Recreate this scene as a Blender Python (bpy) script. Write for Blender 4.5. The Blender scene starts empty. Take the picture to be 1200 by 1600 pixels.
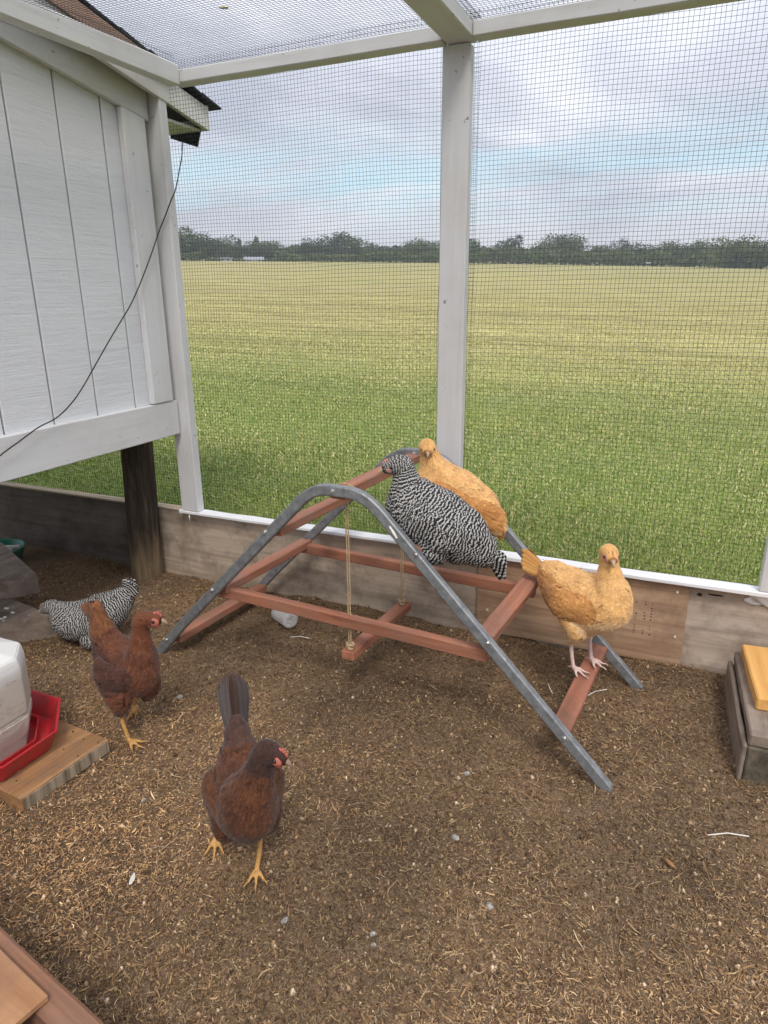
import bpy, bmesh, math, random
import numpy as np
from math import sin, cos, pi, radians
from mathutils import Vector, Matrix
from mathutils.bvhtree import BVHTree
from mathutils import noise as mnoise
from mathutils.geometry import interpolate_bezier

random.seed(7)
RNG = np.random.default_rng(11)
SC = bpy.context.scene
COL = SC.collection

# ------------------------------------------------------------ camera
cam_d = bpy.data.cameras.new('camera')
cam = bpy.data.objects.new('camera', cam_d)
COL.objects.link(cam)
fw = Vector((-0.3844, 0.8716, -0.3040)).normalized()
rt = Vector((0.916, 0.401, -0.0086)).normalized()
up = rt.cross(fw).normalized(); rt = fw.cross(up).normalized()
m = Matrix((rt, up, -fw)).transposed().to_4x4()
m.translation = Vector((0, 0, 1.17))
cam.matrix_world = m
cam_d.sensor_fit = 'VERTICAL'; cam_d.sensor_height = 24.0
cam_d.lens = 1065 / 1600 * 24.0
cam_d.clip_start = 0.02; cam_d.clip_end = 3000
SC.camera = cam

# ------------------------------------------------------------ sky, sun, exposure
SUN_EL, SUN_AZ = radians(52), radians(-62)         # azimuth measured from +X, behind and to the right of the camera
world = bpy.data.worlds.new('World'); SC.world = world
world.use_nodes = True
wn = world.node_tree; wn.nodes.clear()
def W(t, **k):
    n = wn.nodes.new(t)
    for a, b in k.items(): setattr(n, a, b)
    return n
wl = wn.links.new
wout = W('ShaderNodeOutputWorld'); bg = W('ShaderNodeBackground')
bg.inputs['Strength'].default_value = 0.12
sky = W('ShaderNodeTexSky', sky_type='NISHITA', sun_disc=False)
sky.sun_elevation = SUN_EL; sky.sun_rotation = radians(90) - SUN_AZ
tc = W('ShaderNodeTexCoord'); sep = W('ShaderNodeSeparateXYZ')
wl(tc.outputs['Generated'], sep.inputs[0])
def wm(op, a, b=None, c=None, clamp=False):
    n = W('ShaderNodeMath', operation=op); n.use_clamp = clamp
    for i, v in enumerate((a, b, c)):
        if v is None: continue
        if isinstance(v, (int, float)): n.inputs[i].default_value = v
        else: wl(v, n.inputs[i])
    return n.outputs[0]
def wramp(fac, stops):
    n = W('ShaderNodeValToRGB'); cr = n.color_ramp
    while len(cr.elements) < len(stops): cr.elements.new(0.5)
    for e, (p, c) in zip(cr.elements, stops): e.position = p; e.color = (*c, 1)
    wl(fac, n.inputs[0]); return n.outputs[0]
def wmix(f, a, b, mode='MIX'):
    n = W('ShaderNodeMix', data_type='RGBA', blend_type=mode)
    for i, v in ((0, f), (6, a), (7, b)):
        if isinstance(v, (int, float)): n.inputs[i].default_value = v
        elif isinstance(v, tuple): n.inputs[i].default_value = (*v, 1)
        else: wl(v, n.inputs[i])
    return n.outputs[2]
z = sep.outputs['Z']
den = wm('ADD', wm('MAXIMUM', z, 0.0), 0.16)
px = wm('DIVIDE', sep.outputs['X'], den); py = wm('DIVIDE', sep.outputs['Y'], den)
comb = W('ShaderNodeCombineXYZ'); wl(px, comb.inputs[0]); wl(py, comb.inputs[1]); wl(wm('MULTIPLY', z, 0.6), comb.inputs[2])
n1 = W('ShaderNodeTexNoise'); n1.inputs['Scale'].default_value = 0.75; n1.inputs['Detail'].default_value = 6; n1.inputs['Roughness'].default_value = 0.55
n1.inputs['Distortion'].default_value = 0.4
wl(comb.outputs[0], n1.inputs['Vector'])
mp = W('ShaderNodeMapping'); mp.inputs['Location'].default_value = (4.2, 1.7, 0); mp.inputs['Rotation'].default_value = (0, 0, radians(20)); mp.inputs['Scale'].default_value = (0.55, 1.5, 1)
wl(comb.outputs[0], mp.inputs[0])
n2 = W('ShaderNodeTexNoise'); n2.inputs['Scale'].default_value = 1.3; n2.inputs['Detail'].default_value = 7; n2.inputs['Roughness'].default_value = 0.6
wl(mp.outputs[0], n2.inputs['Vector'])
# cloud tones (values are divided by the 0.12 strength)
cloud = wramp(n1.outputs[0], [(0.38, (3.1, 3.35, 4.1)), (0.49, (5.0, 5.25, 6.0)), (0.62, (7.9, 8.0, 8.4))])
cloud = wmix(wm('MULTIPLY', n2.outputs[0], 0.35), cloud, (6.6, 6.7, 7.3))
lift = wm('ADD', 0.82, wm('MULTIPLY', wm('MAXIMUM', z, 0.0), 0.75))      # an overcast sky brightens towards its zenith
comb2 = W('ShaderNodeCombineXYZ')
for i in range(3): wl(lift, comb2.inputs[i])
cloud = wmix(1.0, cloud, comb2.outputs[0], 'MULTIPLY')
# thin places, clustered in a low band of the sky
band = wm('MULTIPLY', wm('SUBTRACT', 1.0, wm('DIVIDE', wm('ABSOLUTE', wm('SUBTRACT', z, 0.14)), 0.085), clamp=True), 1.0)
gap = wm('MULTIPLY', band, wramp(n2.outputs[0], [(0.44, (0, 0, 0)), (0.60, (1, 1, 1))]))
gap = wm('MULTIPLY', gap, 0.95)
skyc = wmix(0.7, sky.outputs[0], (4.3, 6.6, 7.3))
cloud = wmix(gap, cloud, skyc)
hor = wramp(z, [(0.0, (1, 1, 1)), (0.115, (0, 0, 0))])
hor = wm('MULTIPLY', hor, 0.85)
cloud = wmix(hor, cloud, (6.9, 6.35, 5.9))
wl(cloud, bg.inputs['Color']); wl(bg.outputs[0], wout.inputs[0])

sun_d = bpy.data.lights.new('sun', 'SUN'); sun = bpy.data.objects.new('sun', sun_d); COL.objects.link(sun)
sun_d.energy = 1.5; sun_d.angle = radians(15); sun_d.color = (1.0, 0.93, 0.84)
sd = Vector((cos(SUN_EL) * cos(SUN_AZ), cos(SUN_EL) * sin(SUN_AZ), sin(SUN_EL)))
sun.rotation_euler = sd.to_track_quat('Z', 'Y').to_euler()
sun.location = sd * 30

vs = SC.view_settings
vs.view_transform = 'Standard'; vs.look = 'None'; vs.gamma = 1; vs.use_curve_mapping = False
vs.exposure = 0.5
SC.render.engine = 'CYCLES'
SC.render.resolution_x = 768; SC.render.resolution_y = 1024
try:
    SC.cycles.transparent_max_bounces = 12
    SC.cycles.max_bounces = 6
except Exception: pass

# ------------------------------------------------------------ material helpers
class Mat:
    def __init__(s, name, rough=0.7, spec=0.3, metal=0.0):
        s.m = bpy.data.materials.new(name); s.m.use_nodes = True
        s.t = s.m.node_tree; s.t.nodes.clear()
        s.out = s.n('ShaderNodeOutputMaterial'); s.b = s.n('ShaderNodeBsdfPrincipled')
        s.l(s.b.outputs[0], s.out.inputs[0])
        s.b.inputs['Roughness'].default_value = rough; s.b.inputs['Metallic'].default_value = metal
        s.b.inputs['Specular IOR Level'].default_value = spec
    def n(s, t, **k):
        n = s.t.nodes.new(t)
        for a, b in k.items(): setattr(n, a, b)
        return n
    def l(s, a, b): s.t.links.new(a, b)
    def val(s, sock, v):
        if isinstance(v, tuple) and len(v) == 3 and sock.type == 'RGBA': sock.default_value = (*v, 1)
        elif isinstance(v, (int, float, tuple)): sock.default_value = v
        else: s.l(v, sock)
    def coord(s, scale=(1, 1, 1), rot=(0, 0, 0), loc=(0, 0, 0), kind='Object', rnd=True):
        c = s.n('ShaderNodeTexCoord'); mp = s.n('ShaderNodeMapping')
        mp.inputs['Scale'].default_value = scale; mp.inputs['Rotation'].default_value = rot; mp.inputs['Location'].default_value = loc
        src = c.outputs[kind]
        if rnd:                      # every board gets its own piece of the pattern
            oi = s.n('ShaderNodeObjectInfo'); v = s.n('ShaderNodeVectorMath', operation='SCALE')
            cb = s.n('ShaderNodeCombineXYZ'); s.l(oi.outputs['Random'], cb.inputs[0]); s.l(oi.outputs['Random'], cb.inputs[1]); s.l(oi.outputs['Random'], cb.inputs[2])
            s.l(cb.outputs[0], v.inputs[0]); v.inputs['Scale'].default_value = 17.0
            ad = s.n('ShaderNodeVectorMath', operation='ADD'); s.l(src, ad.inputs[0]); s.l(v.outputs[0], ad.inputs[1]); src = ad.outputs[0]
        s.l(src, mp.inputs[0]); return mp.outputs[0]
    def noise(s, vec, scale=5, detail=5, rough=0.55, dist=0.0):
        n = s.n('ShaderNodeTexNoise'); n.inputs['Scale'].default_value = scale; n.inputs['Detail'].default_value = detail
        n.inputs['Roughness'].default_value = rough; n.inputs['Distortion'].default_value = dist
        if vec is not None: s.l(vec, n.inputs['Vector'])
        return n.outputs[0]
    def ramp(s, fac, stops):
        n = s.n('ShaderNodeValToRGB'); cr = n.color_ramp
        while len(cr.elements) < len(stops): cr.elements.new(0.5)
        for e, (p, c) in zip(cr.elements, stops):
            e.position = p; e.color = (*c, 1) if isinstance(c, tuple) else (c, c, c, 1)
        s.l(fac, n.inputs[0]); return n.outputs[0]
    def mix(s, f, a, b, mode='MIX'):
        n = s.n('ShaderNodeMix', data_type='RGBA', blend_type=mode)
        s.val(n.inputs[0], f); s.val(n.inputs[6], a); s.val(n.inputs[7], b); return n.outputs[2]
    def math(s, op, a, b=None, clamp=False):
        n = s.n('ShaderNodeMath', operation=op); n.use_clamp = clamp
        s.val(n.inputs[0], a)
        if b is not None: s.val(n.inputs[1], b)
        return n.outputs[0]
    def attr(s, name, out='Color'):
        n = s.n('ShaderNodeAttribute'); n.attribute_name = name; return n.outputs[out]
    def color(s, c): s.val(s.b.inputs['Base Color'], c); return s
    def rough(s, c): s.val(s.b.inputs['Roughness'], c); return s
    def bump(s, h, strength=0.3, dist=0.004):
        n = s.n('ShaderNodeBump'); n.inputs['Strength'].default_value = strength; n.inputs['Distance'].default_value = dist
        s.l(h, n.inputs['Height']); s.l(n.outputs[0], s.b.inputs['Normal']); return s

M = {}
def wood(name, c1, c2, axis=1, dark=(0.05, 0.03, 0.02), gscale=1.0, rough=0.75, knots=0.3, bump=0.35, dirt=None):
    a = Mat(name, rough, 0.2)
    s = [38 * gscale] * 3; s[axis] = 2.2 * gscale
    v = a.coord(tuple(s))
    g = a.noise(v, 1.0, 6, 0.65, 0.6)
    col = a.ramp(g, [(0.32, c1), (0.66, c2)])
    s2 = [9 * gscale] * 3; s2[axis] = 4 * gscale
    k = a.noise(a.coord(tuple(s2), loc=(3, 1, 5)), 1.0, 3, 0.5, 1.0)
    kk = a.ramp(k, [(0.66, 0.0), (0.74, 1.0)])
    col = a.mix(a.math('MULTIPLY', kk, knots), col, dark)
    if dirt:
        dd = a.ramp(a.noise(a.coord((7, 7, 7), loc=(9, 2, 1)), 1, 6, 0.7), [(0.45, 0.0), (0.72, 1.0)])
        col = a.mix(a.math('MULTIPLY', dd, 0.85), col, dirt)
    a.color(col); a.bump(g, bump, 0.002)
    M[name] = a.m; return a
def painted(name, base, axis=1, wear=(0.42, 0.38, 0.33), amt=0.4, g=1.0):
    a = Mat(name, 0.55, 0.35)
    s = [60 * g] * 3; s[axis] = 3 * g
    gr = a.noise(a.coord(tuple(s)), 1, 5, 0.6, 0.4)
    col = a.mix(a.math('MULTIPLY', a.ramp(gr, [(0.35, 1.0), (0.55, 0.0)]), 0.16), base, wear)
    sm = a.noise(a.coord((3, 3, 3), loc=(2, 7, 1)), 1, 6, 0.62)
    col = a.mix(a.math('MULTIPLY', a.ramp(sm, [(0.46, 0.0), (0.75, 1.0)]), amt), col, wear)
    sp = a.noise(a.coord((55, 55, 55), loc=(5, 5, 1)), 1, 2, 0.5)
    col = a.mix(a.math('MULTIPLY', a.ramp(sp, [(0.72, 0.0), (0.76, 1.0)]), 0.7), col, (0.12, 0.1, 0.08))
    a.color(col); a.bump(gr, 0.35, 0.0015); M[name] = a.m; return a

painted('white_paint', (0.65, 0.65, 0.66), 2)
painted('white_paint_x', (0.65, 0.65, 0.65), 0)
painted('white_paint_y', (0.65, 0.65, 0.65), 1)
painted('fresh_white', (0.82, 0.82, 0.83), 0, amt=0.15)
painted('fascia_white', (0.62, 0.61, 0.58), 1, amt=0.5)
# brushed siding: fine horizontal strokes
a = Mat('siding', 0.6, 0.3)
g1 = a.noise(a.coord((20, 3.2, 95)), 1, 6, 0.7, 0.7)
g2 = a.noise(a.coord((9, 1.2, 24), loc=(2, 2, 2)), 1, 5, 0.6, 0.5)
g3 = a.noise(a.coord((30, 14, 60), loc=(7, 2, 2)), 1, 4, 0.7, 1.5)
c = a.mix(a.math('MULTIPLY', a.ramp(g1, [(0.30, 1.0), (0.52, 0.0)]), 0.24), (0.70, 0.71, 0.73), (0.44, 0.45, 0.47))
c = a.mix(a.math('MULTIPLY', a.ramp(g2, [(0.44, 0.0), (0.72, 1.0)]), 0.22), c, (0.52, 0.53, 0.56))
hh = a.math('ADD', g1, a.math('MULTIPLY', g3, 0.6))
a.color(c); a.bump(hh, 0.6, 0.003); M['siding'] = a.m
wood('kick_grey', (0.35, 0.275, 0.205), (0.60, 0.49, 0.385), 0, (0.07, 0.05, 0.04), 0.7, knots=0.75, dirt=(0.17, 0.125, 0.09))
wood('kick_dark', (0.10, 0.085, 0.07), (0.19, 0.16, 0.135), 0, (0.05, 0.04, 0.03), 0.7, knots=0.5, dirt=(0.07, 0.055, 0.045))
wood('kick_edge', (0.42, 0.33, 0.22), (0.60, 0.50, 0.36), 0)
wood('ply_brown', (0.28, 0.165, 0.10), (0.54, 0.36, 0.23), 0, (0.12, 0.06, 0.03), 0.8, knots=0.4, dirt=(0.20, 0.12, 0.08))
wood('ply_grey', (0.36, 0.28, 0.215), (0.63, 0.51, 0.41), 0, (0.10, 0.07, 0.055), 0.6, knots=0.5, dirt=(0.17, 0.13, 0.10))
wood('redwood', (0.23, 0.085, 0.048), (0.44, 0.19, 0.115), 1, (0.10, 0.04, 0.03), 1.0, rough=0.65, knots=0.35, dirt=(0.27, 0.16, 0.12))
wood('redwood_x', (0.23, 0.085, 0.048), (0.44, 0.19, 0.115), 0, (0.10, 0.04, 0.03), 1.0, rough=0.65, knots=0.35, dirt=(0.25, 0.14, 0.10))
wood('redwood_dirty', (0.26, 0.10, 0.06), (0.42, 0.18, 0.12), 1, (0.10, 0.05, 0.03), 1.0, rough=0.7, knots=0.15, dirt=(0.13, 0.09, 0.06))
wood('board_orange', (0.26, 0.125, 0.05), (0.50, 0.28, 0.13), 1, (0.09, 0.05, 0.03), 0.9, knots=0.3, dirt=(0.16, 0.12, 0.09))
wood('end_grain', (0.10, 0.075, 0.05), (0.42, 0.34, 0.24), 2, (0.05, 0.03, 0.02), 1.2, knots=0.2)
wood('timber_grey', (0.17, 0.13, 0.10), (0.34, 0.27, 0.215), 1, (0.06, 0.045, 0.035), 0.7, dirt=(0.10, 0.075, 0.06))
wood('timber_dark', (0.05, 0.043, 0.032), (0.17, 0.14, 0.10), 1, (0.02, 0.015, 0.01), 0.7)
wood('pine_new', (0.56, 0.27, 0.075), (0.76, 0.43, 0.14), 1, (0.30, 0.12, 0.03), 0.55, knots=0.7)
wood('box_edge', (0.16, 0.075, 0.042), (0.36, 0.18, 0.105), 0, (0.08, 0.04, 0.02), 0.9, knots=0.4, dirt=(0.20, 0.12, 0.09))
wood('box_ply', (0.30, 0.145, 0.07), (0.52, 0.29, 0.15), 0, (0.13, 0.06, 0.03), 0.45, knots=0.75, dirt=(0.24, 0.13, 0.085))
wood('rake_brown', (0.26, 0.16, 0.115), (0.42, 0.28, 0.21), 1, (0.16, 0.09, 0.06), 1.0)
# round pole: weathered, pale foot
a = Mat('pole_wood', 0.85, 0.15)
g = a.noise(a.coord((45, 45, 3)), 1, 6, 0.7, 0.8)
c = a.ramp(g, [(0.32, (0.02, 0.016, 0.012)), (0.54, (0.06, 0.046, 0.033)), (0.74, (0.17, 0.13, 0.09))])
tcn = a.n('ShaderNodeTexCoord'); sp = a.n('ShaderNodeSeparateXYZ'); a.l(tcn.outputs['Object'], sp.inputs[0])
foot = a.ramp(a.math('ADD', sp.outputs['Z'], a.math('MULTIPLY', a.noise(a.coord((20, 20, 6)), 1, 3), 0.15)), [(0.14, 1.0), (0.30, 0.0)])
c = a.mix(a.math('MULTIPLY', foot, 0.7), c, a.ramp(g, [(0.3, (0.13, 0.09, 0.05)), (0.7, (0.34, 0.25, 0.15))]))
a.color(c); a.bump(g, 0.7, 0.006); M['pole_wood'] = a.m
# galvanised steel of the frame
a = Mat('steel', 0.42, 0.5, 0.3)
g = a.noise(a.coord((45, 45, 45)), 1, 4, 0.6)
c = a.ramp(g, [(0.35, (0.175, 0.185, 0.195)), (0.65, (0.285, 0.295, 0.305))])
d = a.noise(a.coord((140, 140, 140), loc=(1, 2, 3)), 1, 2, 0.5)
c = a.mix(a.ramp(d, [(0.68, 0.0), (0.74, 0.7)]), c, (0.55, 0.56, 0.56))
a.color(c); a.rough(a.ramp(g, [(0.3, 0.35), (0.7, 0.55)])); M['steel'] = a.m
def plain(name, col, rough=0.5, spec=0.4, metal=0.0, var=0.25, vs_=25, bump=0.0):
    a = Mat(name, rough, spec, metal)
    g = a.noise(a.coord((vs_,) * 3), 1, 4, 0.6)
    d = tuple(x * (1 - var) for x in col); e = tuple(min(1, x * (1 + var * 0.6)) for x in col)
    a.color(a.ramp(g, [(0.3, d), (0.7, e)]))
    if bump: a.bump(g, bump, 0.002)
    M[name] = a.m; return a
plain('bolt', (0.75, 0.75, 0.74), 0.25, 0.5, 0.9)
plain('wire_black', (0.035, 0.035, 0.038), 0.5, 0.3)
plain('cable_black', (0.02, 0.02, 0.02), 0.45)
plain('rope', (0.50, 0.37, 0.22), 0.9, 0.1, var=0.4, vs_=160, bump=0.8)
plain('shingle', (0.035, 0.038, 0.045), 0.9, 0.15, var=0.5, vs_=80, bump=0.7)
plain('panel_dark', (0.006, 0.009, 0.02), 0.2, 0.5)
plain('panel_line', (0.03, 0.045, 0.08), 0.3, 0.5)
plain('green_plastic', (0.03, 0.20, 0.13), 0.35)
plain('chalk', (0.62, 0.58, 0.55), 0.8, 0.1)
plain('bone_white', (0.75, 0.72, 0.66), 0.7, 0.2)
plain('feather_white', (0.72, 0.68, 0.60), 0.7, 0.1)
plain('leaf_yellow', (0.45, 0.38, 0.06), 0.6)
plain('cap_orange', (0.45, 0.20, 0.06), 0.45)
plain('dropping', (0.36, 0.33, 0.29), 0.9, 0.1, var=0.6, vs_=120)
plain('chip', (0.33, 0.17, 0.08), 0.8, 0.1)
plain('screw_pale', (0.80, 0.74, 0.60), 0.5)
plain('ink', (0.05, 0.035, 0.03), 0.9, 0.1)
plain('house_white', (0.72, 0.72, 0.72), 0.7, 0.2)
plain('roof_pale', (0.30, 0.31, 0.33), 0.6, 0.2)
plain('roof_dark', (0.12, 0.12, 0.13), 0.7, 0.2)
plain('glass_dark', (0.03, 0.035, 0.04), 0.15)
plain('bark', (0.09, 0.075, 0.06), 0.9, 0.1)
# red tray
a = Mat('red_plastic', 0.38, 0.45)
d = a.noise(a.coord((22,) * 3), 1, 7, 0.75)
a.color(a.mix(a.ramp(d, [(0.42, 0.0), (0.68, 0.8)]), (0.52, 0.018, 0.028), (0.22, 0.055, 0.045)))
M['red_plastic'] = a.m
# translucent jug
a = Mat('jug_plastic', 0.42, 0.4)
tcn = a.n('ShaderNodeTexCoord'); sp = a.n('ShaderNodeSeparateXYZ'); a.l(tcn.outputs['Object'], sp.inputs[0])
d = a.noise(a.coord((9, 9, 12)), 1, 6, 0.7, 0.6)
lv = a.ramp(a.math('ADD', sp.outputs['Z'], a.math('MULTIPLY', d, 0.03)), [(0.215, 1.0), (0.26, 0.0)])
c = a.mix(a.math('MULTIPLY', lv, 0.85), (0.74, 0.72, 0.69), (0.50, 0.43, 0.355))
st = a.ramp(a.noise(a.coord((11, 11, 26), rot=(0.5, 0.4, 0)), 1, 6, 0.7, 0.4), [(0.53, 0.0), (0.68, 1.0)])
c = a.mix(a.math('MULTIPLY', st, a.math('MULTIPLY', lv, 0.8)), c, (0.22, 0.15, 0.11))
a.color(c); a.b.inputs['Subsurface Weight'].default_value = 0.0; M['jug_plastic'] = a.m
# clear bottle
a = Mat('clear_plastic', 0.12, 0.5)
a.b.inputs['Transmission Weight'].default_value = 0.55; a.b.inputs['IOR'].default_value = 1.15
a.color((0.92, 0.91, 0.90)); M['clear_plastic'] = a.m
plain('bottle_base', (0.55, 0.52, 0.5), 0.2)

# litter floor
a = Mat('litter', 0.95, 0.1)
v = a.coord((1, 1, 1), rnd=False)
n_a = a.noise(v, 120, 5, 0.75, 1.0); n_b = a.noise(v, 420, 3, 0.7, 0.8); n_c = a.noise(v, 2.2, 4, 0.6)
c = a.ramp(n_a, [(0.34, (0.11, 0.070, 0.042)), (0.5, (0.28, 0.185, 0.11)), (0.66, (0.50, 0.34, 0.205))])
c2 = a.ramp(n_b, [(0.38, (0.095, 0.062, 0.04)), (0.62, (0.45, 0.32, 0.205))])
c = a.mix(0.45, c, c2)
c = a.mix(a.ramp(n_c, [(0.42, 0.0), (0.64, 0.7)]), c, (0.085, 0.058, 0.042))
h = a.math('ADD', n_a, a.math('MULTIPLY', n_b, 0.5))
a.color(c); a.bump(h, 0.9, 0.006); M['litter'] = a.m
a = Mat('straw_bits', 0.85, 0.15)
a.color(a.attr('tint')); M['straw_bits'] = a.m

# field
a = Mat('field', 0.95, 0.08)
tcn = a.n('ShaderNodeTexCoord'); sp = a.n('ShaderNodeSeparateXYZ'); a.l(tcn.outputs['Object'], sp.inputs[0])
dist = a.math('ADD', sp.outputs['Y'], a.math('MULTIPLY', a.noise(a.coord((0.12, 0.5, 1), rnd=False), 1, 5, 0.6), 4.0))
st1 = a.noise(a.coord((0.10, 1.1, 1), rot=(0, 0, radians(4)), rnd=False), 1, 6, 0.62, 0.3)
st2 = a.noise(a.coord((0.6, 3.2, 1), rot=(0, 0, radians(-3)), rnd=False), 1, 7, 0.7, 0.5)
st3 = a.noise(a.coord((0.012, 0.07, 1), rot=(0, 0, radians(5)), rnd=False), 1, 6, 0.62, 0.3)
fine = a.noise(a.coord((26, 26, 26), rnd=False), 1, 5, 0.8)
gr = a.ramp(fine, [(0.35, (0.12, 0.175, 0.04)), (0.65, (0.25, 0.32, 0.09))])
ye = a.ramp(st2, [(0.36, (0.22, 0.21, 0.075)), (0.52, (0.42, 0.38, 0.16)), (0.66, (0.62, 0.56, 0.30))])
yb = a.ramp(a.math('ADD', a.math('MULTIPLY', st1, 0.5), a.math('MULTIPLY', st3, 0.5)), [(0.42, 0.0), (0.60, 1.0)])
ye = a.mix(a.math('MULTIPLY', yb, 0.45), ye, (0.27, 0.225, 0.12))
ol = a.ramp(st3, [(0.40, (0.25, 0.25, 0.10)), (0.6, (0.42, 0.36, 0.17))])
f1 = a.ramp(a.math('DIVIDE', dist, 40.0), [(0.16, 0.0), (0.36, 1.0)])
f2 = a.ramp(a.math('DIVIDE', dist, 90.0), [(0.22, 0.0), (0.8, 0.75)])
c = a.mix(f1, gr, ye); c = a.mix(f2, c, ol)
a.color(c); a.bump(a.math('ADD', fine, st2), 0.5, 0.05); M['field'] = a.m
a = Mat('grass_blades', 0.7, 0.2)
a.color(a.attr('tint')); a.b.inputs['Subsurface Weight'].default_value = 0.0; M['grass_blades'] = a.m
a = Mat('leaves', 0.8, 0.15)
g = a.noise(a.coord((0.45,) * 3), 1, 4, 0.6)
oi = a.n('ShaderNodeObjectInfo')
c = a.ramp(g, [(0.35, (0.028, 0.05, 0.022)), (0.65, (0.075, 0.115, 0.04))])
c = a.mix(a.math('MULTIPLY', oi.outputs['Random'], 0.8), c, (0.13, 0.16, 0.055))
a.color(c); M['leaves'] = a.m
plain('yard', (0.10, 0.12, 0.05), 0.95, 0.05)

# ------------------------------------------------------------ mesh helpers
def mesh_np(name, verts, faces, mat, smooth=False):
    me = bpy.data.meshes.new(name)
    verts = np.asarray(verts, dtype=np.float32)
    if isinstance(faces, np.ndarray):
        k = faces.shape[1]; nf = len(faces)
        me.vertices.add(len(verts)); me.vertices.foreach_set('co', verts.ravel())
        me.loops.add(nf * k); me.loops.foreach_set('vertex_index', faces.astype(np.int32).ravel())
        me.polygons.add(nf); me.polygons.foreach_set('loop_start', np.arange(0, nf * k, k, dtype=np.int32))
        me.polygons.foreach_set('loop_total', np.full(nf, k, dtype=np.int32))
        me.update(calc_edges=True); me.validate()
    else:
        me.from_pydata([tuple(map(float, v)) for v in verts], [], faces); me.update()
    if smooth: me.polygons.foreach_set('use_smooth', [True] * len(me.polygons))
    for mm in (mat if isinstance(mat, (list, tuple)) else [mat]): me.materials.append(mm)
    return me
def link(name, me, parent=None, loc=None):
    o = bpy.data.objects.new(name, me); COL.objects.link(o)
    if parent: o.parent = parent
    if loc is not None: o.location = loc
    return o
def bm_obj(name, bm, mat, parent=None, loc=None, smooth=False, rot=None):
    bmesh.ops.recalc_face_normals(bm, faces=bm.faces)
    me = bpy.data.meshes.new(name); bm.to_mesh(me); bm.free()
    for mm in (mat if isinstance(mat, (list, tuple)) else [mat]): me.materials.append(mm)
    if smooth: me.polygons.foreach_set('use_smooth', [True] * len(me.polygons))
    o = link(name, me, parent, loc)
    if rot is not None: o.rotation_euler = rot
    return o
def thing(name, label, cat, loc=(0, 0, 0), rz=0, group=None):
    o = bpy.data.objects.new(name, None); COL.objects.link(o); o.empty_display_size = 0.05
    o.location = loc; o.rotation_euler = (0, 0, rz); o['label'] = label; o['category'] = cat
    if group: o['group'] = group
    return o
def tag(o, label=None, cat=None, group=None, kind=None):
    if label: o['label'] = label
    if cat: o['category'] = cat
    if group: o['group'] = group
    if kind: o['kind'] = kind
    return o
def box(name, x0, x1, y0, y1, z0, z1, mat, parent=None, bev=0.003, jit=0.0, cuts=None):
    """a board given by its extents in the parent's space; its own origin sits at its middle"""
    c = Vector(((x0 + x1) / 2, (y0 + y1) / 2, (z0 + z1) / 2)); d = Vector((x1 - x0, y1 - y0, z1 - z0))
    bm = bmesh.new(); bmesh.ops.create_cube(bm, size=1)
    for v in bm.verts: v.co = Vector((v.co.x * d.x, v.co.y * d.y, v.co.z * d.z)) + Vector([random.uniform(-jit, jit) for _ in range(3)])
    if cuts:
        ed = [e for e in bm.edges if abs((e.verts[0].co - e.verts[1].co)[cuts[0]]) > d[cuts[0]] * 0.8]
        bmesh.ops.subdivide_edges(bm, edges=ed, cuts=cuts[1], use_grid_fill=True)
        for v in bm.verts: v.co += Vector([random.uniform(-cuts[2], cuts[2]) if i != cuts[0] else 0 for i in range(3)])
    if bev: bmesh.ops.bevel(bm, geom=list(bm.edges), offset=min(bev, min(d) * 0.3), segments=1, affect='EDGES', clamp_overlap=True)
    return bm_obj(name, bm, mat, parent, c)
def extrude_poly(name, pts, axis, a0, a1, mat, parent=None, bev=0.002):
    """a flat outline (pairs in the two other axes) given thickness along an axis"""
    cu = [sum(p[0] for p in pts) / len(pts), sum(p[1] for p in pts) / len(pts)]
    am = (a0 + a1) / 2
    def P(p, t):
        q = [p[0] - cu[0], p[1] - cu[1]]; q.insert(axis, t - am); return q
    bm = bmesh.new()
    A = [bm.verts.new(P(p, a0)) for p in pts]; B = [bm.verts.new(P(p, a1)) for p in pts]
    bm.faces.new(A); bm.faces.new(B[::-1])
    n = len(pts)
    for i in range(n): bm.faces.new((A[i], B[i], B[(i + 1) % n], A[(i + 1) % n]))
    if bev: bmesh.ops.bevel(bm, geom=list(bm.edges), offset=bev, segments=1, affect='EDGES', clamp_overlap=True)
    c = [cu[0], cu[1]]; c.insert(axis, am)
    return bm_obj(name, bm, mat, parent, c)
def frames(P):
    P = [Vector(p) for p in P]; T = []
    for i in range(len(P)):
        t = (P[min(i + 1, len(P) - 1)] - P[max(i - 1, 0)]); T.append(t.normalized() if t.length > 1e-9 else Vector((0, 0, 1)))
    ref = Vector((0, 0, 1)) if abs(T[0].z) < 0.9 else Vector((1, 0, 0))
    N = []; n = (ref - T[0] * ref.dot(T[0])).normalized()
    for t in T:
        n = (n - t * n.dot(t)).normalized(); N.append(n)
    return P, T, N
def tube_bm(bm, P, R, seg=8, cap=True, prof=None):
    P, T, N = frames(P)
    if not isinstance(R, (list, tuple)): R = [R] * len(P)
    rings = []
    for p, t, n, r in zip(P, T, N, R):
        b = t.cross(n)
        if prof: rings.append([bm.verts.new(p + n * (x * r) + b * (y * r)) for x, y in prof])
        else: rings.append([bm.verts.new(p + (n * cos(2 * pi * k / seg) + b * sin(2 * pi * k / seg)) * r) for k in range(seg)])
    s = len(rings[0])
    for A, B in zip(rings, rings[1:]):
        for k in range(s): bm.faces.new((A[k], A[(k + 1) % s], B[(k + 1) % s], B[k]))
    if cap:
        bm.faces.new(rings[0][::-1]); bm.faces.new(rings[-1])
    return bm
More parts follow.
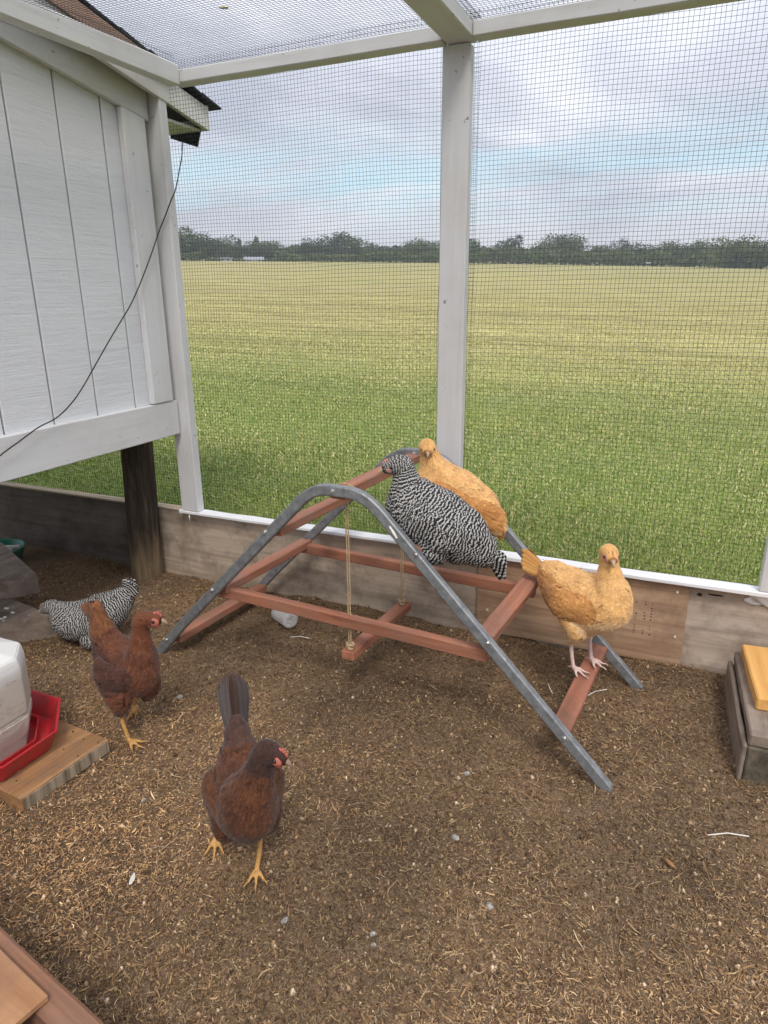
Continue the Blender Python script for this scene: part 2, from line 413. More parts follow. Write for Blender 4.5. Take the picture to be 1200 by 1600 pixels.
def catmull(P, n=6):
    P = [Vector(p) for p in P]; out = []
    Q = [P[0] * 2 - P[1]] + P + [P[-1] * 2 - P[-2]]
    for i in range(1, len(Q) - 2):
        for k in range(n):
            t = k / n; a, b, c, d = Q[i - 1], Q[i], Q[i + 1], Q[i + 2]
            out.append(0.5 * ((2 * b) + (-a + c) * t + (2 * a - 5 * b + 4 * c - d) * t * t + (-a + 3 * b - 3 * c + d) * t ** 3))
    out.append(P[-1].copy()); return out

# ------------------------------------------------------------ setting: litter floor, field, yard
def vnoise(x, y, s, seed=0):
    """smooth value noise on numpy arrays"""
    r = np.random.default_rng(seed); G = r.random((64, 64))
    u = x * s; v = y * s; i = np.floor(u).astype(int); j = np.floor(v).astype(int)
    fu = u - i; fv = v - j; fu = fu * fu * (3 - 2 * fu); fv = fv * fv * (3 - 2 * fv)
    g = lambda a, b: G[a % 64, b % 64]
    return (g(i, j) * (1 - fu) + g(i + 1, j) * fu) * (1 - fv) + (g(i, j + 1) * (1 - fu) + g(i + 1, j + 1) * fu) * fv - 0.5
def floor_z(x, y):
    x = np.asarray(x, float) + 40; y = np.asarray(y, float) + 40
    z = vnoise(x, y, 2.0, 1) * 0.018 + vnoise(x, y, 7.0, 2) * 0.017 + vnoise(x, y, 22.0, 3) * 0.009 + vnoise(x, y, 60, 4) * 0.006
    return z - 0.004
gx = np.arange(-3.6, 1.61, 0.0125); gy = np.arange(-0.9, 2.212, 0.0125)
X, Y = np.meshgrid(gx, gy); Z = floor_z(X, Y)
vv = np.stack([X.ravel(), Y.ravel(), Z.ravel()], 1)
nx, ny = len(gx), len(gy)
ii, jj = np.meshgrid(np.arange(nx - 1), np.arange(ny - 1)); q0 = (jj * nx + ii).ravel()
me = mesh_np('litter_floor', vv, np.stack([q0, q0 + 1, q0 + nx + 1, q0 + nx], 1), M['litter'], True)
tag(link('ground', me), kind='structure')

GX, GY = -0.041, 0.035
def field_z(x, y):
    x = np.asarray(x, float); y = np.asarray(y, float)
    w = np.clip((y - 2.2) / 30.0, 0, 1)
    r = GX * x + GY * (y - 2.2)
    und = vnoise(x + 900, y + 900, 0.012, 8) * 2.2 * np.clip((y - 60) / 120, 0, 1) + vnoise(x + 900, y + 900, 0.05, 9) * 0.16 * w
    return r * 1.0 + und * 0.35 - 0.01
ys = np.concatenate([np.linspace(2.26, 12, 60), np.geomspace(12.5, 900, 120)])
xs = np.concatenate([-np.geomspace(900, 4, 90), np.linspace(-3.5, 3.5, 29), np.geomspace(4, 900, 90)])
X, Y = np.meshgrid(xs, ys); Z = field_z(X, Y)
nx, ny = len(xs), len(ys)
ii, jj = np.meshgrid(np.arange(nx - 1), np.arange(ny - 1)); q0 = (jj * nx + ii).ravel()
me = mesh_np('field', np.stack([X.ravel(), Y.ravel(), Z.ravel()], 1), np.stack([q0, q0 + 1, q0 + nx + 1, q0 + nx], 1), M['field'], True)
tag(link('field', me), kind='structure')
me = mesh_np('yard', [(-900, -900, -0.03), (900, -900, -0.03), (900, 2.255, -0.03), (-900, 2.255, -0.03)], [(0, 1, 2, 3)], M['yard'])
tag(link('yard', me), kind='structure')

# grass: single blades, near ones small, wider with distance
def add_tint(me, cols, per):
    at = me.color_attributes.new('tint', 'FLOAT_COLOR', 'POINT')
    c = np.repeat(np.concatenate([cols, np.ones((len(cols), 1))], 1), per, axis=0).astype(np.float32)
    at.data.foreach_set('color', c.ravel())
N = 560000
rr = np.exp(RNG.uniform(math.log(2.35), math.log(26), N)); az = radians(113.8) + RNG.uniform(radians(-37), radians(40), N)
bx = rr * np.cos(az); by = rr * np.sin(az); ok = by > 2.27
bx, by, rr = bx[ok], by[ok], rr[ok]; N = len(bx)
hgt = RNG.uniform(0.009, 0.022, N) * (0.75 + 0.6 * (vnoise(bx + 50, by + 50, 1.3, 21) + 0.5)) * np.clip(1.15 - rr / 60, 0.5, 1.1)
wid = (0.0013 + rr * 0.0007) * RNG.uniform(0.7, 1.3, N)
th = RNG.uniform(0, 2 * pi, N); ln = RNG.uniform(0.3, 1.3, N) * hgt; la = RNG.uniform(0, 2 * pi, N)
bz = field_z(bx, by) - 0.004
p0 = np.stack([bx - np.cos(th) * wid, by - np.sin(th) * wid, bz], 1); p1 = np.stack([bx + np.cos(th) * wid, by + np.sin(th) * wid, bz], 1)
p2 = np.stack([bx + np.cos(la) * ln, by + np.sin(la) * ln, bz + hgt], 1)
V = np.stack([p0, p1, p2], 1).reshape(-1, 3); F = np.arange(3 * N).reshape(-1, 3)
me = mesh_np('grass', V, F, M['grass_blades'])
fy = by + vnoise(bx + 70, by + 70, 0.5, 31) * 3.0
mixv = np.clip((fy - 3.0) / 6.0, 0, 1)[:, None] ** 0.8
patch = (vnoise(bx + 30, by + 30, 1.1, 32) + vnoise(bx + 30, by + 30, 4, 33) * 0.6)[:, None]
rv = RNG.random((N, 1))
green = np.array([[0.235, 0.315, 0.085]]) * (0.72 + 0.56 * rv) + np.array([[0.12, 0.10, 0.02]]) * np.clip(patch + 0.25, 0, 1)
straw = np.array([[0.64, 0.58, 0.27]]) * (0.72 + 0.42 * rv)
sel = (RNG.random((N, 1)) < (0.08 + 0.85 * mixv)).astype(float)
strk = (vnoise(bx * 0.22 + by * 0.05 + 60, by * 3.4 + 60, 1.0, 36) + vnoise(bx * 0.1 + 60, by * 1.1 + 60, 1.0, 37))[:, None]
cols = (green * (1 - sel) + straw * sel) * (1 + 0.42 * strk * np.clip((rr[:, None] - 4) / 6, 0.15, 1))
cols = np.clip(cols, 0.02, 0.75)
tipw = (RNG.random((N, 1)) < 0.05).astype(float)
cols = cols * (1 - tipw) + np.array([[0.42, 0.45, 0.22]]) * tipw
add_tint(me, cols, 3)
tag(link('grass', me), 'short green grass and mown stubble growing outside the run', 'grass', kind='stuff')

# ------------------------------------------------------------ litter: straw fragments and crumbs
def seen_area(n, bias=1.0):
    """points of the run floor that the photograph's view covers, denser near it"""
    out = []
    while sum(len(o) for o in out) < n:
        a_ = radians(113.8) + RNG.uniform(radians(-42), radians(44), n); r_ = 0.55 + (3.3 - 0.55) * RNG.random(n) ** bias
        x_ = r_ * np.cos(a_); y_ = r_ * np.sin(a_); k = (y_ < 2.19) & (y_ > 0.2) & (x_ > -3.2) & (x_ < 1.2)
        out.append(np.stack([x_[k], y_[k]], 1))
    return np.concatenate(out)[:n]
N = 270000
P = seen_area(N, 0.82); x, y = P[:, 0], P[:, 1]
long_ = RNG.random(N) < 0.02
L = np.where(long_, RNG.uniform(0.025, 0.055, N), RNG.gamma(1.8, 0.0030, N) + 0.0025)
Wd = np.where(RNG.random(N) < 0.15, RNG.uniform(0.0007, 0.0018, N), RNG.uniform(0.0003, 0.0008, N))
th = RNG.uniform(0, 2 * pi, N); cv = RNG.normal(0, 0.5, N); tilt = RNG.normal(0, 0.22, N)
z0 = floor_z(x, y) + RNG.uniform(0.0005, 0.007, N)
rows = []
for k, t in enumerate((-0.5, 0.0, 0.5)):
    ang = th + cv * t
    cx_ = x + np.cos(th) * L * t - np.sin(th) * cv * L * (t * t - 0.08); cy_ = y + np.sin(th) * L * t + np.cos(th) * cv * L * (t * t - 0.08)
    cz_ = z0 + tilt * L * t + np.abs(RNG.normal(0, 0.0012, N))
    w = Wd * (1.0 if k == 1 else 0.6)
    rows += [np.stack([cx_ - np.sin(ang) * w, cy_ + np.cos(ang) * w, cz_], 1), np.stack([cx_ + np.sin(ang) * w, cy_ - np.cos(ang) * w, cz_ + RNG.normal(0, 0.0005, N)], 1)]
V = np.stack(rows, 1).reshape(-1, 3); b = (np.arange(N) * 6)[:, None]
F = np.concatenate([b + np.array([[0, 1, 3, 2]]), b + np.array([[2, 3, 5, 4]])])
me = mesh_np('straw_litter', V, F, M['straw_bits'])
pal = np.array([(0.42, 0.285, 0.15), (0.30, 0.19, 0.10), (0.19, 0.115, 0.06), (0.12, 0.074, 0.042), (0.07, 0.044, 0.027), (0.58, 0.44, 0.27), (0.24, 0.17, 0.115)])
pr_ = np.array([0.11, 0.21, 0.23, 0.2, 0.13, 0.02, 0.10])
ci = RNG.choice(len(pal), N, p=pr_)
cols = pal[ci] * RNG.uniform(0.75, 1.2, (N, 1))
pt = np.clip(vnoise(x + 20, y + 20, 1.7, 41) + vnoise(x + 20, y + 20, 4.5, 42) * 0.5 + 0.5, 0, 1)[:, None]
cols = cols * (0.78 + 1.15 * pt) * np.array([[1.06, 1.0, 0.9]])
cols = cols * (1 - 0.3 * (1 - pt) * np.array([[0.35, 0.1, -0.2]]))
add_tint(me, cols, 6)
tag(link('straw_litter', me), 'dry straw and chopped stalks strewn over the run floor', 'straw litter', kind='stuff')
N = 42000
P = seen_area(N, 0.85); x, y = P[:, 0], P[:, 1]
s = np.minimum(RNG.gamma(2.0, 0.0011, N) + 0.0008, 0.0085)
oc = np.array([(1, 0, 0), (-0.8, 0.2, 0), (0, 1, 0.1), (0.1, -1, 0), (0, 0.1, 0.8), (0, 0, -0.6)])
V = oc[None] * s[:, None, None] * RNG.uniform(0.6, 1.3, (N, 6, 1)) + np.stack([x, y, floor_z(x, y) + s * 0.3], 1)[:, None]
F8 = np.array([(0, 2, 4), (2, 1, 4), (1, 3, 4), (3, 0, 4), (2, 0, 5), (1, 2, 5), (3, 1, 5), (0, 3, 5)])
F = ((np.arange(N) * 6)[:, None, None] + F8[None]).reshape(-1, 3)
me = mesh_np('crumbs', V.reshape(-1, 3), F, M['straw_bits'])
pal = np.array([(0.10, 0.07, 0.045), (0.17, 0.12, 0.08), (0.27, 0.21, 0.15), (0.44, 0.38, 0.31), (0.06, 0.045, 0.032)])
cols = pal[RNG.choice(5, N, p=[0.32, 0.3, 0.2, 0.06, 0.12])] * RNG.uniform(0.8, 1.5, (N, 1)) * np.array([[1.30, 1.12, 0.95]])
add_tint(me, cols, 6)
tag(link('crumbs', me), 'crumbs of dry earth and droppings in the litter', 'crumbs', kind='stuff')

# ------------------------------------------------------------ the run: posts, rails, kickboards, wire
run = thing('chicken_run', 'white painted timber run frame with black wire mesh wall and roof', 'chicken run', (-0.7, 2.2, 0))
def rb(name, x0, x1, y0, y1, z0, z1, mat, **k):
    return box(name, x0 + 0.7, x1 + 0.7, y0 - 2.2, y1 - 2.2, z0, z1, M[mat], run, **k)
rb('post', -1.885, -1.800, 2.165, 2.205, 0.312, 1.853, 'white_paint', cuts=(2, 6, 0.0008))
rb('post', -0.757, -0.672, 2.165, 2.205, 0.312, 1.853, 'white_paint', cuts=(2, 6, 0.0008))
rb('post', 0.272, 0.357, 2.165, 2.205, 0.312, 1.853, 'white_paint', cuts=(2, 6, 0.0008))
rb('post', 1.40, 1.485, 2.165, 2.205, 0.312, 1.853, 'white_paint', cuts=(2, 6, 0.0008))
rb('top_rail', -1.712, -0.748, 2.13, 2.185, 1.855, 1.894, 'white_paint_x', cuts=(0, 8, 0.0008))
rb('top_rail', -0.657, 1.50, 2.13, 2.185, 1.855, 1.894, 'white_paint_x', cuts=(0, 10, 0.0008))
rb('side_rail', -1.714, -1.672, -0.7, 2.128, 1.846, 1.906, 'white_paint_y', cuts=(1, 12, 0.0008))
rb('rafter', -0.746, -0.659, -0.7, 2.187, 1.856, 1.895, 'white_paint_y', cuts=(1, 12, 0.0008))
rb('rafter', 1.41, 1.49, -0.7, 2.128, 1.856, 1.895, 'white_paint_y')
rb('sill', -1.90, -0.62, 2.160, 2.211, 0.299, 0.311, 'fresh_white', bev=0.002, cuts=(0, 10, 0.001))
rb('sill', -0.62, 1.50, 2.158, 2.211, 0.297, 0.311, 'fresh_white', bev=0.002, cuts=(0, 14, 0.0013))
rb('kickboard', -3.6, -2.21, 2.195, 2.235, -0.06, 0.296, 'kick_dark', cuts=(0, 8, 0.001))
rb('kickboard', -2.205, -0.55, 2.195, 2.235, -0.06, 0.296, 'kick_grey', cuts=(0, 8, 0.001))
rb('kickboard', -0.547, 1.50, 2.195, 2.235, -0.06, 0.294, 'ply_grey', cuts=(0, 8, 0.001))
rb('board_edge', -3.6, -1.90, 2.190, 2.237, 0.2965, 0.304, 'kick_edge', bev=0.001)
pp = rb('plywood_patch', -0.60, 0.085, 2.180, 2.193, 0.005, 0.292, 'ply_brown', bev=0.001)
for (u, w) in ((0.05, 0.265), (0.06, 0.11), (-0.55, 0.27), (-0.56, 0.09)):
    bm = bmesh.new(); bmesh.ops.create_cone(bm, segments=10, radius1=0.0042, radius2=0.0035, depth=0.003, cap_ends=True, matrix=Matrix.Rotation(pi / 2, 4, 'X'))
    bm_obj('screw', bm, M['screw_pale'], pp, (u + 0.2575, -0.0082, w - 0.1485))
# stamped print, too worn to read
random.seed(3)
bm = bmesh.new()
for colx in (-0.067, -0.040, -0.020):
    zz = 0.10
    while zz < 0.215:
        hh_ = random.uniform(0.004, 0.009)
        if random.random() < 0.8:
            x_ = colx + random.uniform(-0.001, 0.001); w_ = random.uniform(0.003, 0.006)
            vs4 = [bm.verts.new((x_ + 0.2575 + dx, -0.0071, zz - 0.1485 + dz)) for dx, dz in ((0, 0), (w_, 0), (w_, hh_ * 0.5), (0, hh_ * 0.5))]
            bm.faces.new(vs4)
        zz += hh_ + 0.003
bm_obj('worn_stamp', bm, M['ink'], pp)['kind'] = 'stuff'
# knots and dark splits in the plywood right of the patch
for (kx, kz, kw, kh) in ((0.16, 0.268, 0.05, 0.004), (0.285, 0.258, 0.02, 0.005), (0.115, 0.262, 0.018, 0.006)):
    bm = bmesh.new(); bmesh.ops.create_icosphere(bm, subdivisions=2, radius=1)
    for v in bm.verts: v.co = Vector((v.co.x * kw / 2 * random.uniform(0.8, 1.1), v.co.y * 0.0012, v.co.z * kh * random.uniform(0.7, 1.2)))
    bm_obj('knot', bm, M['ink'], run, (kx + 0.7, 2.1945 - 2.2, kz))
# paint blob under the right post
bm = bmesh.new(); bmesh.ops.create_icosphere(bm, subdivisions=3, radius=1)
for v in bm.verts: v.co = Vector((v.co.x * 0.055, v.co.y * 0.006, v.co.z * 0.024)) * (1 + 0.25 * sin(v.co.x * 9 + v.co.z * 7))
bm_obj('paint_blob', bm, M['fresh_white'], run, (0.30 + 0.7, 2.192 - 2.2, 0.278), smooth=True)
# hanging scrap of staple and wood at the left post's foot
bm = bmesh.new(); tube_bm(bm, [(0, 0, 0), (0.004, -0.004, -0.012), (0.002, -0.003, -0.026)], [0.003, 0.0024, 0.0006], 5)
bm_obj('paint_drip', bm, M['bone_white'], run, (-1.842 + 0.7, 2.156 - 2.2, 0.298))

def wire_mesh(name, u0, u1, v0, v1, place, parent, wob=0.0020, step=0.0127, r=0.00054, seed=0):
    """hardware cloth: every wire a thin three-sided rod; place maps (u, v, out) to a point"""
    rg = np.random.default_rng(seed); nu = int((u1 - u0) / step); nv = int((v1 - v0) / step)
    V = []; F = []; base = 0
    for vert in (True, False):
        n = nu if vert else nv; ln_ = (v1 - v0) if vert else (u1 - u0); k = max(3, int(ln_ / 0.07))
        t = np.linspace(0, 1, k + 1)
        for i in range(n + 1):
            s_ = (u0 if vert else v0) + i * step
            if s_ > (u1 if vert else v1): continue
            run_ = (v0 if vert else u0) + t * ln_
            a_ = s_ + np.array([vnoise(run_ + 5, np.full_like(run_, s_) + 5, 3.0, seed + 3)]).ravel() * wob * 7 + vnoise(run_ + 5, np.full_like(run_, s_ * 12) + 5, 9.0, seed + 5) * wob * 1.6
            o_ = (vnoise(run_ + 9, np.full_like(run_, s_) + 9, 2.2, seed + 4)) * 0.010
            u = a_ if vert else run_; v = run_ if vert else a_
            for j in range(3):
                an = 2 * pi * j / 3 + 0.3; d1 = cos(an) * r; d2 = sin(an) * r
                uu = u + (d1 if vert else 0); vv_ = v + (0 if vert else d1)
                V.append(place(uu, vv_, o_ + d2))
            kk = k + 1; b0 = base
            idx = np.arange(k)
            for j in range(3):
                A = b0 + j * kk + idx; B = b0 + ((j + 1) % 3) * kk + idx
                F.append(np.stack([A, B, B + 1, A + 1], 1))
            base += 3 * kk
    me = mesh_np(name, np.concatenate(V), np.concatenate(F), M['wire_black'])
    o = link(name, me, parent); o['kind'] = 'stuff'; return o
wall = lambda yo: (lambda u, v, o: np.stack([u + 0.7, np.full_like(u, yo - 2.2) + o, v], 1))
roof = lambda zo: (lambda u, v, o: np.stack([u + 0.7, v - 2.2, np.full_like(u, zo) + o - 0.012 * np.sin((v - 0.2) * 1.6) ** 2], 1))
wire_mesh('wire_mesh', -3.3, -0.655, 0.29, 1.95, wall(2.213), run, seed=1)
wire_mesh('wire_mesh', -0.775, 1.0, 0.292, 1.95, wall(2.219), run, seed=2)
wire_mesh('wire_mesh', -1.86, -0.64, 0.6, 2.19, roof(1.905), run, seed=5)
wire_mesh('wire_mesh', -0.76, 0.8, 0.9, 2.19, roof(1.911), run, seed=8)
# the side strip of mesh turned up along the coop
side = lambda u, v, o: np.stack([np.full_like(u, -1.735 + 0.7) + o, u - 2.2, v], 1)
wire_mesh('wire_mesh', 1.2, 2.18, 1.875, 1.96, side, run, seed=12)

# ------------------------------------------------------------ the coop
coop = thing('chicken_coop', 'raised white coop with grooved siding, sloping dark shingle roof and a round wooden support pole', 'chicken coop', (-2.5, 1.3, 0))
OX, OY = 2.5, -1.3
def cb(name, x0, x1, y0, y1, z0, z1, mat, **k):
    return box(name, x0 + OX, x1 + OX, y0 + OY, y1 + OY, z0, z1, M[mat], coop, **k)
fz = lambda y: 1.854 - 0.169 * (y - 1.604)          # lower edge of the frieze
gro = [0.10, 0.303, 0.486, 0.669, 0.852, 1.035, 1.218, 1.404, 1.588, 1.772, 1.956, 2.13]
random.seed(5)
for y0, y1 in zip(gro, gro[1:]):
    g_ = 0.0032
    extrude_poly('siding_board', [(y0 + g_ + OY, 0.74), (y1 - g_ + OY, 0.74), (y1 - g_ + OY, fz(y1) + 0.03), (y0 + g_ + OY, fz(y0) + 0.03)], 0, -1.882 + OX, -1.870 + OX + random.uniform(-0.0006, 0.0006), M['siding'], coop, bev=0.002)
extrude_poly('wall_backing', [(0.1 + OY, 0.73), (2.13 + OY, 0.73), (2.13 + OY, fz(2.13) + 0.10), (0.1 + OY, fz(0.1) + 0.10)], 0, -1.90 + OX, -1.884 + OX, M['timber_grey'], coop)
cb('back_wall', -3.4, -1.90, 2.10, 2.135, 0.73, 1.80, 'white_paint')
cb('floor_trim', -1.872, -1.846, 0.05, 2.158, 0.642, 0.776, 'white_paint_y', cuts=(1, 8, 0.0008))
cb('coop_floor', -3.4, -1.876, 0.05, 2.15, 0.66, 0.70, 'timber_grey')
extrude_poly('corner_trim', [(2.024 + OY, 0.778), (2.134 + OY, 0.778), (2.134 + OY, fz(2.134) - 0.001), (2.024 + OY, fz(2.024) - 0.001)], 0, -1.869 + OX, -1.842 + OX, M['white_paint'], coop, bev=0.004)
extrude_poly('frieze_board', [(0.1 + OY, fz(0.1)), (2.158 + OY, fz(2.158)), (2.158 + OY, fz(2.158) + 0.13), (0.1 + OY, fz(0.1) + 0.13)], 0, -1.868 + OX, -1.846 + OX, M['white_paint_y'], coop, bev=0.003)
rz_ = lambda y: 1.886 - 0.200 * (y - 1.891)         # lower edge of the rake
extrude_poly('rake_board', [(0.0 + OY, rz_(0.0)), (2.43 + OY, rz_(2.43)), (2.43 + OY, rz_(2.43) + 0.082), (0.0 + OY, rz_(0.0) + 0.082)], 0, -1.815 + OX, -1.797 + OX, M['fascia_white'], coop, bev=0.002)
extrude_poly('rake_trim', [(0.0 + OY, rz_(0.0) + 0.045), (2.20 + OY, rz_(2.20) + 0.060), (2.26 + OY, rz_(2.26) + 0.082), (2.2 + OY, rz_(2.2) + 0.108), (0.0 + OY, rz_(0.0) + 0.135)], 0, -1.796 + OX, -1.786 + OX, M['rake_brown'], coop, bev=0.001)
extrude_poly('soffit', [(0.0 + OY, rz_(0.0) + 0.035), (2.42 + OY, rz_(2.42) + 0.035), (2.42 + OY, rz_(2.42) + 0.047), (0.0 + OY, rz_(0.0) + 0.047)], 0, -3.4 + OX, -1.817 + OX, M['timber_grey'], coop, bev=0)
extrude_poly('roof_deck', [(0.0 + OY, rz_(0.0) + 0.062), (2.42 + OY, rz_(2.42) + 0.062), (2.42 + OY, rz_(2.42) + 0.083), (0.0 + OY, rz_(0.0) + 0.136)], 0, -3.4 + OX, -1.817 + OX, M['timber_grey'], coop, bev=0)
extrude_poly('eave_fascia', [(2.423 + OY, 1.778), (2.440 + OY, 1.778), (2.440 + OY, 1.862), (2.423 + OY, 1.862)], 0, -3.4 + OX, -1.795 + OX, M['fascia_white'], coop, bev=0.002)
extrude_poly('eave_underside', [(2.16 + OY, 1.775), (2.422 + OY, 1.775), (2.422 + OY, 1.785), (2.16 + OY, 1.785)], 0, -3.4 + OX, -1.83 + OX, M['fascia_white'], coop, bev=0)
tz = lambda y: rz_(y) + (0.137 + (0.108 - 0.137) * y / 2.2 if y < 2.2 else 0.108 - 0.020 * min(1, (y - 2.2) / 0.15))
yy = 0.0; k_ = 0
while yy < 2.44:
    y1 = min(yy + random.uniform(0.12, 0.16), 2.475)
    xr = -1.775 + random.uniform(-0.012, 0.010); lift_ = random.uniform(0, 0.005)
    extrude_poly('shingle', [(yy + OY, tz(yy) + 0.004), (y1 + 0.02 + OY, tz(y1) + 0.001 + lift_), (y1 + 0.02 + OY, tz(y1) + 0.006 + lift_), (yy + OY, tz(yy) + 0.017)], 0, -3.3 + OX, xr + OX, M['shingle'], coop, bev=0)
    yy = y1
bm = bmesh.new()
n_ = 24; random.seed(2); lobes = [1 + 0.05 * sin(3 * k * 2 * pi / n_ + 1) + 0.03 * sin(7 * k * 2 * pi / n_) for k in range(n_)]
rings = []
for i, zz in enumerate(np.linspace(-0.05, 0.70, 16)):
    rings.append([bm.verts.new((cos(2 * pi * k / n_) * 0.066 * lobes[k] * (1.06 - 0.10 * i / 15) - (0.035 * (1 - i / 15) - 0.0), sin(2 * pi * k / n_) * 0.066 * lobes[k] * (1 - 0.06 * i / 15), zz)) for k in range(n_)])
for A, B in zip(rings, rings[1:]):
    for k in range(n_): bm.faces.new((A[k], A[(k + 1) % n_], B[(k + 1) % n_], B[k]))
bm_obj('support_pole', bm, M['pole_wood'], coop, (-2.055 + OX, 2.135 + OY, 0), smooth=True)

# solar panel hanging under the eave, its cable running down into the run
sp_ = thing('solar_panel', 'small black solar panel hanging under the coop eave with a thin black cable', 'solar panel', (-1.905, 2.42, 1.79))
bm = bmesh.new()
cs = [(-0.065, 0, 0.008), (-0.078, 0.012, -0.024), (0.046, 0.012, -0.064), (0.083, 0, 0.004)]
A = [bm.verts.new(c) for c in cs]; B = [bm.verts.new((c[0], c[1] + 0.008, c[2])) for c in cs]
bm.faces.new(A); bm.faces.new(B[::-1])
for i in range(4): bm.faces.new((A[i], B[i], B[(i + 1) % 4], A[(i + 1) % 4]))
bm_obj('panel', bm, M['panel_dark'], sp_)
bm = bmesh.new()
for t in np.linspace(0.08, 0.92, 10):
    a_ = Vector(cs[0]).lerp(Vector(cs[3]), t); b_ = Vector(cs[1]).lerp(Vector(cs[2]), t)
    tube_bm(bm, [a_ + Vector((0, -0.0012, 0)), b_ + Vector((0, -0.0012, 0))], 0.0009, 4)
bm_obj('cell_lines', bm, M['panel_line'], sp_)
cp = [(-1.917, 2.42, 1.741), (-1.886, 2.38, 1.73), (-1.862, 2.34, 1.677), (-1.844, 2.3, 1.633), (-1.799, 2.222, 1.571), (-1.764, 2.16, 1.528), (-1.774, 2.15, 1.502), (-1.791, 2.15, 1.477), (-1.81, 2.15, 1.448), (-1.835, 2.15, 1.413), (-1.831, 2.118, 1.373), (-1.831, 2.087, 1.326), (-1.831, 2.053, 1.277), (-1.831, 2.02, 1.232), (-1.831, 1.987, 1.189), (-1.831, 1.944, 1.139), (-1.831, 1.896, 1.093), (-1.831, 1.832, 1.032), (-1.831, 1.756, 0.956), (-1.831, 1.682, 0.882), (-1.831, 1.626, 0.837), (-1.831, 1.563, 0.803), (-1.831, 1.492, 0.785), (-1.831, 1.417, 0.755), (-1.831, 1.346, 0.726), (-1.831, 1.254, 0.675)]
bm = bmesh.new(); tube_bm(bm, [p - Vector((-1.905, 2.42, 1.79)) for p in catmull(cp, 5)], 0.0022, 6)
bm_obj('cable', bm, M['cable_black'], sp_, smooth=True)

# ------------------------------------------------------------ the climbing frame
TH = -0.07713723; FC = Vector((-0.80142, 1.81448, 0)); HD = 0.2525
fr = thing('climbing_frame', 'perch climbing frame of two bent grey metal arches joined by red stained wooden rungs', 'perch frame', FC, TH)
sq = [(-1, -1), (-1, 1), (1, 1), (1, -1)]
def arch(sgn):
    foot, apx, hz = 0.757, 0.082, 0.668
    P = [Vector((-foot, 0, -0.012))]
    for k in range(1, 6): P.append(Vector((-foot, 0, 0)).lerp(Vector((-apx - 0.05, 0, hz - 0.05)), k / 5.0))
    def bez(a_, b_, c_, n_=7): return [a_ * (1 - t) ** 2 + b_ * 2 * t * (1 - t) + c_ * t * t for t in [i / n_ for i in range(1, n_ + 1)]]
    cl = Vector((-apx, 0, hz)); P += bez(P[-1], cl, Vector((-apx + 0.050, 0, hz)))
    P += [Vector((apx - 0.050, 0, hz))] + bez(Vector((apx - 0.050, 0, hz)), Vector((apx, 0, hz)), Vector((apx + 0.05, 0, hz - 0.05)))
    for k in range(1, 6): P.append(Vector((apx + 0.05, 0, hz - 0.05)).lerp(Vector((foot, 0, 0)), k / 5.0))
    P.append(Vector((foot, 0, -0.012)))
    bm = bmesh.new(); rings = []
    W2, T2 = 0.0105, 0.0155                      # half depth, half height of the tube
    for i, p in enumerate(P):
        t = (P[min(i + 1, len(P) - 1)] - P[max(i - 1, 0)]).normalized(); n = Vector((-t.z, 0, t.x))
        rings.append([bm.verts.new(p + n * (a_ * T2) + Vector((0, b_ * W2, 0))) for a_, b_ in ((-0.75, -1), (0.75, -1), (1, -0.7), (1, 0.7), (0.75, 1), (-0.75, 1), (-1, 0.7), (-1, -0.7))])
    for A, B in zip(rings, rings[1:]):
        for k in range(8): bm.faces.new((A[k], A[(k + 1) % 8], B[(k + 1) % 8], B[k]))
    bm.faces.new(rings[0]); bm.faces.new(rings[-1][::-1])
    return bm_obj('metal_arch', bm, M['steel'], fr, (0, sgn * HD, 0))
arches = [arch(-1), arch(1)]
leg_s = lambda z_: 0.757 - 0.985 * z_
def rung(s, zt, tilt=0.0, mat='redwood', w=0.046, t=0.028):
    o = box('rung', -w / 2, w / 2, -HD + 0.012, HD - 0.012, -t, 0, M[mat], fr, bev=0.003, cuts=(1, 4, 0.0006))
    me = o.data
    for v in me.vertices: v.co = Matrix.Rotation(tilt, 3, 'Y') @ Vector(v.co)
    o.location = (s, 0, zt - t / 2); return o
lv_ = ((0.055, -1), (0.285, -1), (0.515, -1), (0.112, 1), (0.325, 1), (0.530, 1))
for zt, sg in lv_:
    rung(sg * (leg_s(zt) - 0.017), zt + 0.012, sg * 0.10, 'redwood_dirty' if zt == 0.112 else 'redwood', w=0.050)
rung(-0.015, 0.668)
def bolt(x_, y_, z_, parent):
    bm = bmesh.new()
    bmesh.ops.create_cone(bm, segments=12, radius1=0.0075, radius2=0.007, depth=0.0016, cap_ends=True)
    bmesh.ops.create_cone(bm, segments=6, radius1=0.0048, radius2=0.0042, depth=0.005, cap_ends=True, matrix=Matrix.Translation((0, 0, 0.003)))
    for v in bm.verts: v.co = Matrix.Rotation(pi / 2, 3, 'X') @ v.co
    bm_obj('bolt', bm, M['bolt'], parent, (x_, y_, z_))
for zt, sg in lv_:
    for ar in arches: bolt(sg * leg_s(zt), -0.0115, zt, ar)
for ar in arches: bolt(-0.015, -0.0115, 0.668, ar)
for ar in arches:      # worn bright strip by the bend
    bm = bmesh.new(); tube_bm(bm, [(0.158, -0.0112, 0.596), (0.170, -0.0112, 0.580), (0.180, -0.0112, 0.566)], [0.0028, 0.004, 0.0028], 5)
    bm_obj('worn_spot', bm, M['bone_white'], ar)
for sg in (-1, 1):
    zb = 0.285 if sg < 0 else 0.288
    box('side_bar', -0.478, 0.424, sg * (HD - 0.034) - 0.014, sg * (HD - 0.034) + 0.014, zb - 0.036, zb, M['redwood_x'], fr, bev=0.003, cuts=(0, 8, 0.0007))

